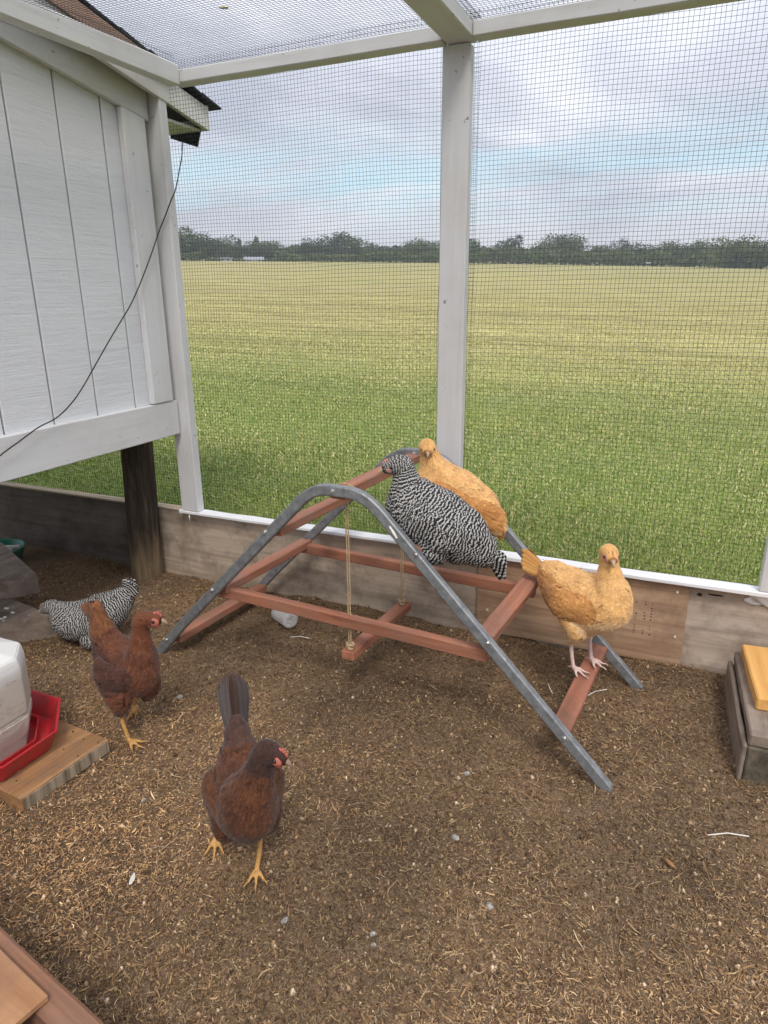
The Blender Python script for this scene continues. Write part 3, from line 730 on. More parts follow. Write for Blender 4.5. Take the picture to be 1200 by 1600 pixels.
sw = thing('swing_perch', 'small red wooden swing bar hanging from two knotted ropes under the climbing frame', 'swing', FC, TH)
box('swing_bar', -0.021, 0.021, -0.235, 0.155, 0.146, 0.175, M['redwood'], sw, bev=0.003)
for yk in (-0.215, 0.125):
    bm = bmesh.new()
    for dx in (-0.0035, 0.0035):
        pts = [(dx + 0.0007 * sin(i * 1.3 + dx * 900), yk + 0.0007 * cos(i * 1.7), 0.18 + i * 0.023) for i in range(21)]
        tube_bm(bm, pts, [0.0020 * (1 + 0.12 * (i % 2)) for i in range(21)], 6)
    bm_obj('rope', bm, M['rope'], sw, smooth=True)
    bm = bmesh.new(); rk = random.Random(int(yk * 1000))
    pts = []
    for i in range(46):
        a_ = i * 0.62; pts.append((cos(a_) * 0.010 * (0.7 + 0.4 * sin(i * 0.9)), yk + sin(a_) * 0.010, 0.181 + 0.007 * sin(i * 0.51) + 0.004))
    tube_bm(bm, catmull(pts, 2), 0.003, 6)
    bm_obj('knot', bm, M['rope'], sw, smooth=True)
    bm = bmesh.new(); tube_bm(bm, [(-0.006, yk, 0.634), (-0.016, yk, 0.640), (-0.028, yk, 0.655), (-0.026, yk, 0.674), (-0.015, yk, 0.679), (0.0, yk, 0.679), (0.024, yk, 0.674), (0.026, yk, 0.655), (0.014, yk, 0.640), (0.004, yk, 0.634)], 0.0027, 6)
    bm_obj('rope_loop', bm, M['rope'], sw, smooth=True)

# ------------------------------------------------------------ waterer on its board
bd = thing('wooden_board', 'thick orange brown board lying on the litter under the red tray', 'board', (-1.53, 1.0, 0), radians(-4))
box('board', -0.26, 0.205, -0.115, 0.145, -0.004, 0.038, M['board_orange'], bd, bev=0.003, cuts=(1, 5, 0.0012))
box('end_grain', 0.2062, 0.2092, -0.110, 0.140, 0.0, 0.034, M['end_grain'], bd, bev=0.0008)
wt = thing('poultry_waterer', 'cloudy white plastic jug standing in a red octagonal drinking tray on a board', 'waterer', (-1.585, 0.965, 0.0395))
def octa(h, s, z_): return [Vector((a_ * h if abs(a_) == 1 else a_ * s, b_ * h if abs(b_) == 1 else b_ * s, z_)) for a_, b_ in ((1, -.99), (1, .99), (.99, 1), (-.99, 1), (-1, .99), (-1, -.99), (-.99, -1), (.99, -1))]
def octring(bm, h, s, z_):
    s = s / 0.99
    return [bm.verts.new(p) for p in octa(h, s, z_)]
def loft(rs_, bm, closed_top=False, closed_bot=False):
    for A, B in zip(rs_, rs_[1:]):
        for k in range(8): bm.faces.new((A[k], A[(k + 1) % 8], B[(k + 1) % 8], B[k]))
    if closed_bot: bm.faces.new(rs_[0][::-1])
    if closed_top: bm.faces.new(rs_[-1])
bm = bmesh.new()
loft([octring(bm, .163, .068, 0.0), octring(bm, .166, .069, 0.004), octring(bm, .186, .077, .052), octring(bm, .191, .079, .054), octring(bm, .1915, .079, .0585), octring(bm, .185, .0765, .0585),
      octring(bm, .181, .075, .052), octring(bm, .160, .066, .008), octring(bm, .135, .056, .006)], bm, True, True)
bm_obj('tray', bm, M['red_plastic'], wt)
bm = bmesh.new()
loft([octring(bm, .133, .055, .0065), octring(bm, .134, .0555, .030), octring(bm, .130, .054, .030), octring(bm, .128, .053, .0075)], bm, False, False)
bm_obj('inner_rim', bm, M['red_plastic'], wt)
bm = bmesh.new()
loft([octring(bm, .106, .046, .0075), octring(bm, .110, .050, .035), octring(bm, .112, .050, .042), octring(bm, .120, .056, .075), octring(bm, .122, .057, .10), octring(bm, .1185, .055, .103), octring(bm, .1185, .055, .109), octring(bm, .1225, .057, .112), octring(bm, .124, .058, .236), octring(bm, .121, .056, .258), octring(bm, .118, .054, .266), octring(bm, .060, .028, .292), octring(bm, .055, .026, .300)], bm, True, True)
bmesh.ops.bevel(bm, geom=[e for e in bm.edges], offset=0.003, segments=2, affect='EDGES', clamp_overlap=True)
bm_obj('jug', bm, M['jug_plastic'], wt, smooth=False)
def blob(name, parent, loc, sc, mat, sub=2, n=0.25, label=None, seed=0, rot=0):
    rd = random.Random(seed); bm = bmesh.new(); bmesh.ops.create_icosphere(bm, subdivisions=sub, radius=1)
    for v in bm.verts: v.co *= 1 + rd.uniform(-n, n)
    for v in bm.verts: v.co = Vector((v.co.x * sc[0], v.co.y * sc[1], v.co.z * sc[2]))
    return bm_obj(name, bm, M[mat], parent, loc, smooth=True, rot=(0, 0, rot))
random.seed(12)
for i in range(7):
    blob('dropping', bd, (0.06 + random.uniform(-.02, .02) + 0.04, -0.055 + random.uniform(-.025, .02), 0.0405), (0.006 * random.uniform(.5, 1.2), 0.006 * random.uniform(.5, 1.2), 0.0025), 'bone_white', 1, 0.4, seed=i)
for i in range(16):
    blob('litter_speck', bd, (random.uniform(0.0, 0.2), random.uniform(-0.09, 0.13), 0.039), (0.004 * random.uniform(.5, 1.4), 0.0025, 0.0013), 'ink', 1, 0.4, seed=40 + i, rot=random.random() * 3)

# ------------------------------------------------------------ timbers and bowl at the left edge
def timber(name, label, corners, z0, z1, mat, cat='timber'):
    cx_ = sum(c[0] for c in corners) / 4; cy_ = sum(c[1] for c in corners) / 4
    t = thing(name, label, cat, (cx_, cy_, z0))
    bm = bmesh.new(); nlev = 1
    A = [bm.verts.new((c[0] - cx_, c[1] - cy_, 0)) for c in corners]; B = [bm.verts.new((c[0] - cx_, c[1] - cy_, z1 - z0)) for c in corners]
    bm.faces.new(A[::-1]); bm.faces.new(B)
    for i in range(4): bm.faces.new((A[i], A[(i + 1) % 4], B[(i + 1) % 4], B[i]))
    bmesh.ops.bevel(bm, geom=list(bm.edges), offset=0.005, segments=2, affect='EDGES')
    o = bm_obj('beam', bm, mat, t); return t
timber('timber_step', 'lower brown timber lying on the litter behind the white jug, pale droppings on top', [(-2.40, 1.24), (-2.085, 1.43), (-1.97, 1.545), (-2.30, 1.60)], -0.01, 0.09, M['timber_grey'])
tb = timber('timber_block', 'dark weathered timber block stacked on the back of the lower timber at the left edge', [(-2.75, 1.25), (-2.235, 1.575), (-2.17, 1.66), (-2.62, 1.86)], 0.091, 0.172, M['timber_grey'])
random.seed(21)
for i in range(9):
    blob('dropping', bpy.data.objects['timber_step'], (random.uniform(-0.02, 0.16), random.uniform(-0.02, 0.10), 0.101), (random.uniform(.006, .014), random.uniform(.004, .008), 0.003), 'dropping' if i % 2 else 'bone_white', 2, 0.35, seed=i)
bw = thing('green_bowl', 'shallow green plastic dish on the dark litter by the left kickboard', 'dish', (-2.84, 1.985, 0.0))
bm = bmesh.new(); prof_ = [(0.085, 0.0), (0.10, 0.006), (0.118, 0.062), (0.124, 0.068), (0.120, 0.070), (0.113, 0.064), (0.095, 0.010), (0.0005, 0.008)]
rg_ = [[bm.verts.new((r_ * cos(2 * pi * k / 32), r_ * sin(2 * pi * k / 32), z_)) for k in range(32)] for r_, z_ in [(0.0005, 0.0)] + prof_]
for A, B in zip(rg_, rg_[1:]):
    for k in range(32): bm.faces.new((A[k], A[(k + 1) % 32], B[(k + 1) % 32], B[k]))
bm_obj('dish', bm, M['green_plastic'], bw, smooth=True)
for i, yo in enumerate((-0.062, -0.027, 0.012, 0.048)):
    bm = bmesh.new(); tube_bm(bm, [(-0.06, 0, 0), (0.055, 0, 0.004), (0.062, 0, 0.004)], [0.0115, 0.0115, 0.009], 8)
    o = bm_obj('pale_stick', bm, M['chalk'], None, (-2.84 - 0.0 + 0.012 * (i % 2), 1.985 + yo, 0.040 + 0.004 * i), smooth=True, rot=(0, 0, radians(18 + 6 * (i % 2))))
    tag(o, ['pale stick in the green dish, nearest the camera', 'pale stick in the green dish, second from the camera', 'pale stick in the green dish, third from the camera', 'pale stick in the green dish, farthest from the camera'][i], 'stick', 'pale sticks in the green dish')

# ------------------------------------------------------------ right edge: low step and new pine board
st = thing('wooden_step', 'low weathered grey brown wooden step against the kickboard at the right edge', 'step', (0.378, 1.878, 0), radians(2))
box('tread', -0.142, 0.19, -0.205, 0.235, 0.100, 0.132, M['timber_grey'], st, bev=0.004, cuts=(1, 5, 0.0015))
box('side_board', -0.156, -0.1445, -0.212, 0.225, -0.01, 0.104, M['timber_grey'], st, bev=0.004, cuts=(1, 5, 0.0015))
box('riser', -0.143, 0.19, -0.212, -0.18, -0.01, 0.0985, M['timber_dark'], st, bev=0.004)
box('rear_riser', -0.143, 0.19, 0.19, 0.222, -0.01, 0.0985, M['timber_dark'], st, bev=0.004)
pb = thing('pine_board', 'new orange pine board end with knots lying on the weathered step at the right edge', 'board', (0.40, 1.945, 0.1335), radians(4))
box('board', -0.149, 0.16, -0.150, 0.150, 0, 0.038, M['pine_new'], pb, bev=0.004, cuts=(1, 4, 0.001))
for (u, w) in ((-0.085, -0.02), (-0.09, -0.12), (-0.02, -0.06)):
    blob('knot', pb, (u, w, 0.0382), (0.006, 0.0035, 0.0006), 'ink', 2, 0.2, seed=int(u * 100))
# bottom-left platform corner close to the camera
bx_ = thing('low_platform', 'reddish brown platform corner with a plywood top at the bottom left of the view', 'platform', (-0.92, 0.526, 0), radians(-10.6))
box('edge_board', -0.5, 0.60, -0.045, 0.0, 0.02, 0.20, M['box_edge'], bx_, bev=0.006, cuts=(0, 8, 0.0015))
box('edge_board', -0.5, 0.60, -0.45, -0.405, 0.02, 0.199, M['box_edge'], bx_, bev=0.006)
box('plywood_top', -0.5, 0.187, -0.46, -0.026, 0.2015, 0.2135, M['box_ply'], bx_, bev=0.002)
for i, (u, w) in enumerate(((0.055, -0.13), (0.03, -0.115), (0.10, -0.10), (0.01, -0.16))):
    blob('dark_spot', bx_, (u, w, 0.2140), (0.006 if i == 0 else 0.003, 0.005 if i == 0 else 0.003, 0.0006), 'ink', 2, 0.25, seed=i)
bm = bmesh.new()
for i in range(2):
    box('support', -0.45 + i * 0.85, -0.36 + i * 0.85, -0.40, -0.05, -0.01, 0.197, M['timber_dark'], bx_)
bm.free()

# ------------------------------------------------------------ bottle
bt = thing('plastic_bottle', 'clear crushed plastic bottle with orange cap lying on the litter under the side bar', 'bottle', (-1.275, 1.955, 0.032))
bt.rotation_euler = (0, 0, radians(152))
bm = bmesh.new()
prof_ = [(-0.075, 0.012), (-0.066, 0.012), (-0.060, 0.016), (-0.045, 0.027), (-0.035, 0.029), (-0.028, 0.0265), (-0.018, 0.030), (-0.010, 0.027), (0.0, 0.030), (0.008, 0.027), (0.018, 0.030), (0.026, 0.028), (0.036, 0.031), (0.050, 0.031), (0.056, 0.027), (0.056, 0.019), (0.051, 0.010), (0.050, 0.001)]
rg_ = [[bm.verts.new((p_[0], (p_[1]) * cos(2 * pi * k / 28) * (1 + 0.04 * sin(3 * k)), p_[1] * sin(2 * pi * k / 28))) for k in range(28)] for p_ in prof_]
for A, B in zip(rg_, rg_[1:]):
    for k in range(28): bm.faces.new((A[k], A[(k + 1) % 28], B[(k + 1) % 28], B[k]))
o = bm_obj('bottle_body', bm, M['clear_plastic'], bt, smooth=True); o.rotation_euler = (0, radians(-3), pi)
bm = bmesh.new(); tube_bm(bm, [(0.066, 0, 0.003), (0.083, 0, 0.004)], 0.0135, 14); bm_obj('cap', bm, M['cap_orange'], bt)
bm = bmesh.new()
for k in range(5):
    a_ = 2 * pi * k / 5; tube_bm(bm, [(-0.0565, cos(a_) * 0.008, sin(a_) * 0.008), (-0.0565, cos(a_) * 0.022, sin(a_) * 0.022)], 0.0025, 5)
bm_obj('base_ribs', bm, M['bottle_base'], bt)

# ------------------------------------------------------------ small loose things
def feather_card(name, loc, L, w, rot, mat, label, cat):
    bm = bmesh.new(); n = 8; Lf, Rt = [], []
    for i in range(n + 1):
        t = i / n; ww = w * (sin(pi * min(1, t * 0.94 + 0.06)) ** 0.7 if t > 0.12 else 0.15); bend = 0.22 * L * t * t
        Lf.append(bm.verts.new((L * t, ww / 2 + bend, 0.0015 + 0.002 * sin(t * 3)))); Rt.append(bm.verts.new((L * t, -ww / 2 + bend, 0.001)))
    for i in range(n): bm.faces.new((Lf[i], Rt[i], Rt[i + 1], Lf[i + 1]))
    ex = bmesh.ops.extrude_face_region(bm, geom=list(bm.faces))
    for v in ex['geom']:
        if isinstance(v, bmesh.types.BMVert): v.co.z += 0.0008
    o = bm_obj(name, bm, M[mat], None, loc); o.rotation_euler = rot; return tag(o, label, cat)
feather_card('feather', (-0.937, 0.800, 0.010), 0.030, 0.009, (0.3, 0, radians(100)), 'feather_white', 'small white feather lying alone on the litter left of the dark red hen', 'feather')
feather_card('feather', (-0.583, 2.185, 0.195), 0.058, 0.005, (radians(90), radians(65), 0), 'feather_white', 'thin pale curled feather stuck to the kickboard below the barred hen', 'feather')
def straw(loc, L, rz, label):
    bm = bmesh.new(); tube_bm(bm, [(0, 0, 0.002), (L * .5, L * .05, 0.006), (L, 0, 0.003)], 0.0014, 5)
    o = bm_obj('straw_stalk', bm, M['bone_white'], None, loc, rot=(0, 0, rz)); tag(o, label, 'straw')
straw((-0.17, 1.88, 0.006), 0.085, radians(50), 'pale straw stalk lying beside the foot of the far arch on the right')
straw((-0.265, 1.86, 0.006), 0.05, radians(115), 'short pale straw stalk on the litter behind the lowest right rung')
straw((0.16, 1.42, 0.006), 0.09, radians(20), 'long pale straw stalk on the litter at the right edge')
straw((-1.19, 1.86, 0.006), 0.07, radians(15), 'pale straw stalk on the litter below the middle of the side bar')
o = blob('wood_chip', None, (0.085, 1.30, 0.010), (0.020, 0.006, 0.005), 'chip', 1, 0.2, seed=4, rot=radians(-40)); tag(o, 'flat brown wood chip on the litter at the lower right', 'wood chip')
o = blob('leaf_scrap', None, (-1.25, 1.80, 1.905), (0.012, 0.005, 0.002), 'leaf_yellow', 2, 0.4, seed=6, rot=0.4); tag(o, 'small yellow leaf lying on the roof mesh', 'leaf')
dl = [((-0.36, 1.20), 0.013, 'largest grey white dropping in the middle of the open litter'), ((-0.60, 0.86), 0.011, 'pale round dropping near the dark red hen\'s foot'), ((-0.24, 1.05), 0.012, 'pale dropping on the litter at the lower centre'),
      ((-0.43, 0.905), 0.010, 'twin pale dropping near the bottom centre of the litter'), ((-0.42, 0.885), 0.008, 'smaller of the twin droppings near the bottom centre'), ((-0.40, 1.42), 0.012, 'grey lump on the litter under the near arch\'s right side'), ((-1.10, 1.02), 0.010, 'pale dropping between the board and the dark red hen'),
      ((-1.32, 1.42), 0.016, 'white smeared dropping behind the walking red hen')]
for i, ((x_, y_), s_, lb) in enumerate(dl):
    o = blob('dropping', None, (x_, y_, float(floor_z(x_, y_)) + 0.004), (s_ * 0.8, s_ * 0.6, s_ * 0.45), 'dropping', 2, 0.22, seed=90 + i, rot=i * 1.3); tag(o, lb, 'dropping', 'droppings on the litter')
#HENS#
# ------------------------------------------------------------ far trees and farm buildings
def at_px(px_, R):
    """where the view's azimuth px_ (pixels from the left of the photograph) meets distance R on the field"""
    d = fw * 1065 + rt * (px_ - 600) - up * (410 - 800); a_ = math.atan2(d.y, d.x)
    x_, y_ = R * cos(a_), R * sin(a_); return x_, y_, float(field_z(x_, y_))
def crown_mesh(name, h, w, seed, n=2600, leaf=0.34, lobes=9):
    r = np.random.default_rng(seed)
    lc = np.stack([r.normal(0, w * 0.22, lobes), r.normal(0, w * 0.22, lobes), h * (0.30 + 0.5 * r.random(lobes))], 1)
    lr = np.stack([w * r.uniform(0.16, 0.30, lobes)] * 2 + [h * r.uniform(0.14, 0.24, lobes)], 1)
    k = r.integers(0, lobes, n); d = r.normal(0, 1, (n, 3)); d /= np.linalg.norm(d, axis=1)[:, None]
    p = lc[k] + d * lr[k] * (r.uniform(0.55, 1.12, (n, 1)))
    a = r.normal(0, 1, (n, 3)); a /= np.linalg.norm(a, axis=1)[:, None]; b = np.cross(a, r.normal(0, 1, (n, 3))); b /= np.linalg.norm(b, axis=1)[:, None]
    s = leaf * r.uniform(0.5, 1.3, (n, 1))
    V = np.stack([p - a * s, p + b * s * 0.7, p + a * s, p - b * s * 0.7], 1).reshape(-1, 3)
    return mesh_np(name, V, np.arange(4 * n).reshape(-1, 4), M['leaves'])
crowns = [crown_mesh('crown_mesh', 1, 1.15 + 0.25 * (i % 3), 50 + i, 2200, 0.030, 8 + i) for i in range(6)]
slim = crown_mesh('crown_mesh', 1, 0.55, 77, 1500, 0.032, 9)
bmt = bmesh.new(); tube_bm(bmt, [(0, 0, -0.06), (0.01, 0, 0.2), (0, 0.01, 0.5), (0.01, 0, 0.75)], [0.035, 0.028, 0.018, 0.006], 7)
for (dx, dy) in ((0.2, 0.05), (-0.16, 0.1), (0.04, -0.2)): tube_bm(bmt, [(0, 0, 0.32), (dx * .5, dy * .5, 0.46), (dx, dy, 0.62)], [0.014, 0.01, 0.004], 5)
trunk_me = bpy.data.meshes.new('trunk'); bmt.to_mesh(trunk_me); bmt.free(); trunk_me.materials.append(M['bark'])
def tree(px_, R, h, label, me_, wide=1.0, group='trees along the far edge of the field'):
    x_, y_, z_ = at_px(px_, R); t = thing('tree', label, 'tree', (x_, y_, z_ - 0.2), random.uniform(0, 6), group)
    for nm, md in (('trunk', trunk_me), ('crown', me_)):
        o = link(nm, md, t); o.scale = (h * wide, h * wide, h)
random.seed(33)
GL = 'leafy dark green tree in the even row along the far edge of the field'
special = [(288, 178, 8.0, 'tall dark tree at the left end of the far tree line beside the corner post', 0, 1.1), (322, 180, 6.6, 'dark tree right of the tallest tree at the left end of the far tree line', 2, 1.1),
           (553, 190, 7.6, 'round topped tree rising above the far tree line left of the middle post', 1, 0.95), (802, 190, 7.6, 'narrow taller tree just right of the middle post on the far tree line', 6, 1.2),
           (885, 190, 7.6, 'broad domed tree standing above the far tree line right of the middle post', 3, 1.2), (962, 190, 6.6, 'small round tree crown above the far tree line left of the right hand wood', 4, 0.8),
           (1150, 168, 6.6, 'big dark tree mass at the right end of the far tree line, left part', 1, 1.3), (1190, 165, 7.2, 'biggest dark tree mass at the far right edge of the view', 2, 1.3), (405, 186, 6.4, 'thin spire of a tree behind the grey barn roof', 6, 0.8), (378, 186, 5.6, 'thin small tree between the white house and the barn roof', 6, 0.8)]
for px_, R, h, lb, k, wd in special: tree(px_, R, h, lb, slim if k == 6 else crowns[k], wd)
for i, px_ in enumerate(range(270, 1260, 17)):
    tree(px_ + random.uniform(-6, 6), random.uniform(184, 198), random.uniform(3.2, 6.5) * (1.15 if 420 < px_ < 530 else 1) * (1.1 if px_ > 1040 else 1), GL, crowns[i % 6], random.uniform(1.0, 1.5))
# low scrub in front of and behind the trees, one continuous mass
r = np.random.default_rng(5); n = 60000
pxs = r.uniform(150, 1330, n); Rr = r.uniform(196, 212, n); front = r.random(n) < 0.4; Rr = np.where(front, r.uniform(174, 182, n), Rr)
dv = np.array(fw)[None] * 1065 + np.array(rt)[None] * (pxs - 600)[:, None] - np.array(up)[None] * (410 - 800); aa = np.arctan2(dv[:, 1], dv[:, 0])
x_ = Rr * np.cos(aa); y_ = Rr * np.sin(aa); hmax = np.where(front, 1.4 + 2.4 * (vnoise(pxs, pxs * 0 + 3, 0.03, 61) + 0.5), 3.5 + 1.8 * (vnoise(pxs, pxs * 0 + 3, 0.045, 62) + vnoise(pxs, pxs * 0 + 3, 0.14, 63) * 0.6))
gap = front & (pxs > 325) & (pxs < 430); hmax = np.where(gap, 0.4, hmax)
p = np.stack([x_, y_, field_z(x_, y_) + hmax * r.random(n) ** 0.6], 1)
a_ = r.normal(0, 1, (n, 3)); a_ /= np.linalg.norm(a_, axis=1)[:, None]; b_ = np.cross(a_, r.normal(0, 1, (n, 3))); b_ /= np.linalg.norm(b_, axis=1)[:, None]
s_ = 0.30 * r.uniform(0.5, 1.4, (n, 1))
me = mesh_np('hedge', np.stack([p - a_ * s_, p + b_ * s_ * .8, p + a_ * s_, p - b_ * s_ * .8], 1).reshape(-1, 3), np.arange(4 * n).reshape(-1, 4), M['leaves'])
tag(link('distant_hedge', me), 'dense mass of scrub and far woodland along the field edge', 'hedge', kind='stuff')

def far_house(name, label, cat, px_, R, w, d, hw, hr, roofm, wins, roof_pitch=True):
    x_, y_, z_ = at_px(px_, R); az_ = math.atan2(y_, x_)
    t = thing(name, label, cat, (x_, y_, z_ - 0.1), az_ - pi / 2)
    box('wall', -w / 2, w / 2, -d / 2, d / 2, 0, hw, M['house_white'], t, bev=0)
    extrude_poly('roof', [(-d / 2 - 0.3, hw), (d / 2 + 0.3, hw), (0, hw + hr)], 0, -w / 2 - 0.3, w / 2 + 0.3, M[roofm], t, bev=0)
    for wx in wins: box('window', wx - 0.35, wx + 0.35, -d / 2 - 0.06, -d / 2 - 0.01, hw * 0.35, hw * 0.8, M['glass_dark'], t, bev=0)
far_house('barn', 'low white barn with a pale grey roof at the far edge of the field', 'barn', 397, 176, 4.2, 4.0, 0.35, 0.75, 'roof_pale', (-1.2, 1.2))
far_house('farmhouse', 'small white farmhouse beyond the field, left of the grey roofed barn', 'house', 354, 174, 2.6, 3.0, 0.55, 0.40, 'roof_dark', (-0.8, 0.4))
far_house('shed', 'tiny white shed before the right hand part of the far tree line', 'shed', 1013, 172, 0.45, 0.5, 0.8, 0.2, 'roof_pale', (0.0,))

# ------------------------------------------------------------ hens
def plumage_mat(name, kind):
    a = Mat(name, 0.75, 0.18)
    fd = a.n('ShaderNodeAttribute'); fd.attribute_name = 'fd'; sp = a.n('ShaderNodeSeparateColor'); a.l(fd.outputs['Color'], sp.inputs[0])
    tip, acr, rnd = sp.outputs[0], sp.outputs[1], sp.outputs[2]      # distance to the tip (dm), across (-1..1), random
    fc = a.attr('fc')
    barb = a.n('ShaderNodeTexNoise'); barb.inputs['Scale'].default_value = 1.0; barb.inputs['Detail'].default_value = 3
    cb_ = a.n('ShaderNodeCombineXYZ'); a.l(a.math('MULTIPLY', tip, 30.0), cb_.inputs[0]); a.l(a.math('MULTIPLY', acr, 9.0), cb_.inputs[1]); a.l(a.math('MULTIPLY', rnd, 90.0), cb_.inputs[2]); a.l(cb_.outputs[0], barb.inputs['Vector'])
    if kind == 'barred':
        per = a.attr('fp', 'Fac')
        ph = a.math('SUBTRACT', per, a.math('MULTIPLY', a.math('MULTIPLY', acr, acr), 0.16))
        ph = a.math('ADD', ph, a.math('MULTIPLY', barb.outputs[0], 0.30))
        s_ = a.math('SINE', a.math('MULTIPLY', ph, 2 * pi))
        bar = a.ramp(a.math('ADD', a.math('MULTIPLY', s_, 0.5), 0.5), [(0.54, 0.0), (0.76, 1.0)])
        c = a.mix(bar, (0.015, 0.015, 0.018), (0.50, 0.48, 0.455))
        c = a.mix(a.math('MULTIPLY', barb.outputs[0], 0.35), c, a.mix(1.0, c, (0.6, 0.58, 0.56), 'MULTIPLY'))
    else:
        c = a.mix(a.ramp(tip, [(0.0, 0.55), (0.10, 0.0)]), fc, a.mix(1.0, fc, (1.45, 1.5, 1.6), 'MULTIPLY'))
        c = a.mix(a.ramp(a.math('ABSOLUTE', acr), [(0.0, 0.30), (0.10, 0.0)]), c, a.mix(1.0, fc, (1.35, 1.3, 1.2), 'MULTIPLY'))
        c = a.mix(a.ramp(barb.outputs[0], [(0.35, 0.45), (0.6, 0.0)]), c, a.mix(1.0, c, (0.74, 0.68, 0.62), 'MULTIPLY'))
        a.b.inputs['Sheen Weight'].default_value = 0.15
    a.color(c); a.bump(barb.outputs[0], 0.5, 0.0008); M[name] = a.m
for k_ in ('plumage_buff', 'plumage_red', 'plumage_dark'): plumage_mat(k_, 'plain')
plumage_mat('plumage_barred', 'barred')
plain('skin_buff', (0.42, 0.21, 0.08), 0.8, 0.1); plain('skin_red', (0.06, 0.024, 0.015), 0.8, 0.1); plain('skin_barred', (0.06, 0.06, 0.06), 0.8, 0.1)
plain('shank_pink', (0.68, 0.50, 0.44), 0.6, 0.3, vs_=180, bump=0.8); plain('shank_yellow', (0.60, 0.33, 0.11), 0.6, 0.3, vs_=180, bump=0.8)
plain('face_pink', (0.62, 0.27, 0.20), 0.6, 0.3, vs_=260, bump=0.8); plain('face_red', (0.50, 0.15, 0.11), 0.55, 0.3, vs_=260, bump=0.8)
plain('beak_horn', (0.48, 0.33, 0.22), 0.35); plain('beak_dark', (0.28, 0.19, 0.14), 0.35)
plain('eye_dark', (0.012, 0.008, 0.006), 0.06, 0.6); plain('iris', (0.40, 0.14, 0.03), 0.2, 0.5)

def sweep(bm, P, RL, RV, n=6):
    """a chain of overlapping ellipsoids along a smooth curve; later fused into one skin"""
    C = catmull(P, n); m_ = len(P) - 1
    for i, c in enumerate(C):
        t = i / n; k = min(int(t), m_ - 1); f = t - k; f = f * f * (3 - 2 * f)
        rl = RL[k] * (1 - f) + RL[k + 1] * f; rv = RV[k] * (1 - f) + RV[k + 1] * f
        tn = (C[min(i + 1, len(C) - 1)] - C[max(i - 1, 0)]).normalized()
        lat = Vector((-tn.y, tn.x, 0)); lat = lat.normalized() if lat.length > 0.25 else Vector((0, 1, 0))
        lat = (lat - tn * lat.dot(tn)).normalized(); vt = tn.cross(lat)
        Mx = Matrix((lat * rl, tn * min(rl, rv), vt * rv)).transposed().to_4x4(); Mx.translation = c
        bmesh.ops.create_icosphere(bm, subdivisions=3 if rl > 0.02 else 2, radius=1, matrix=Mx)
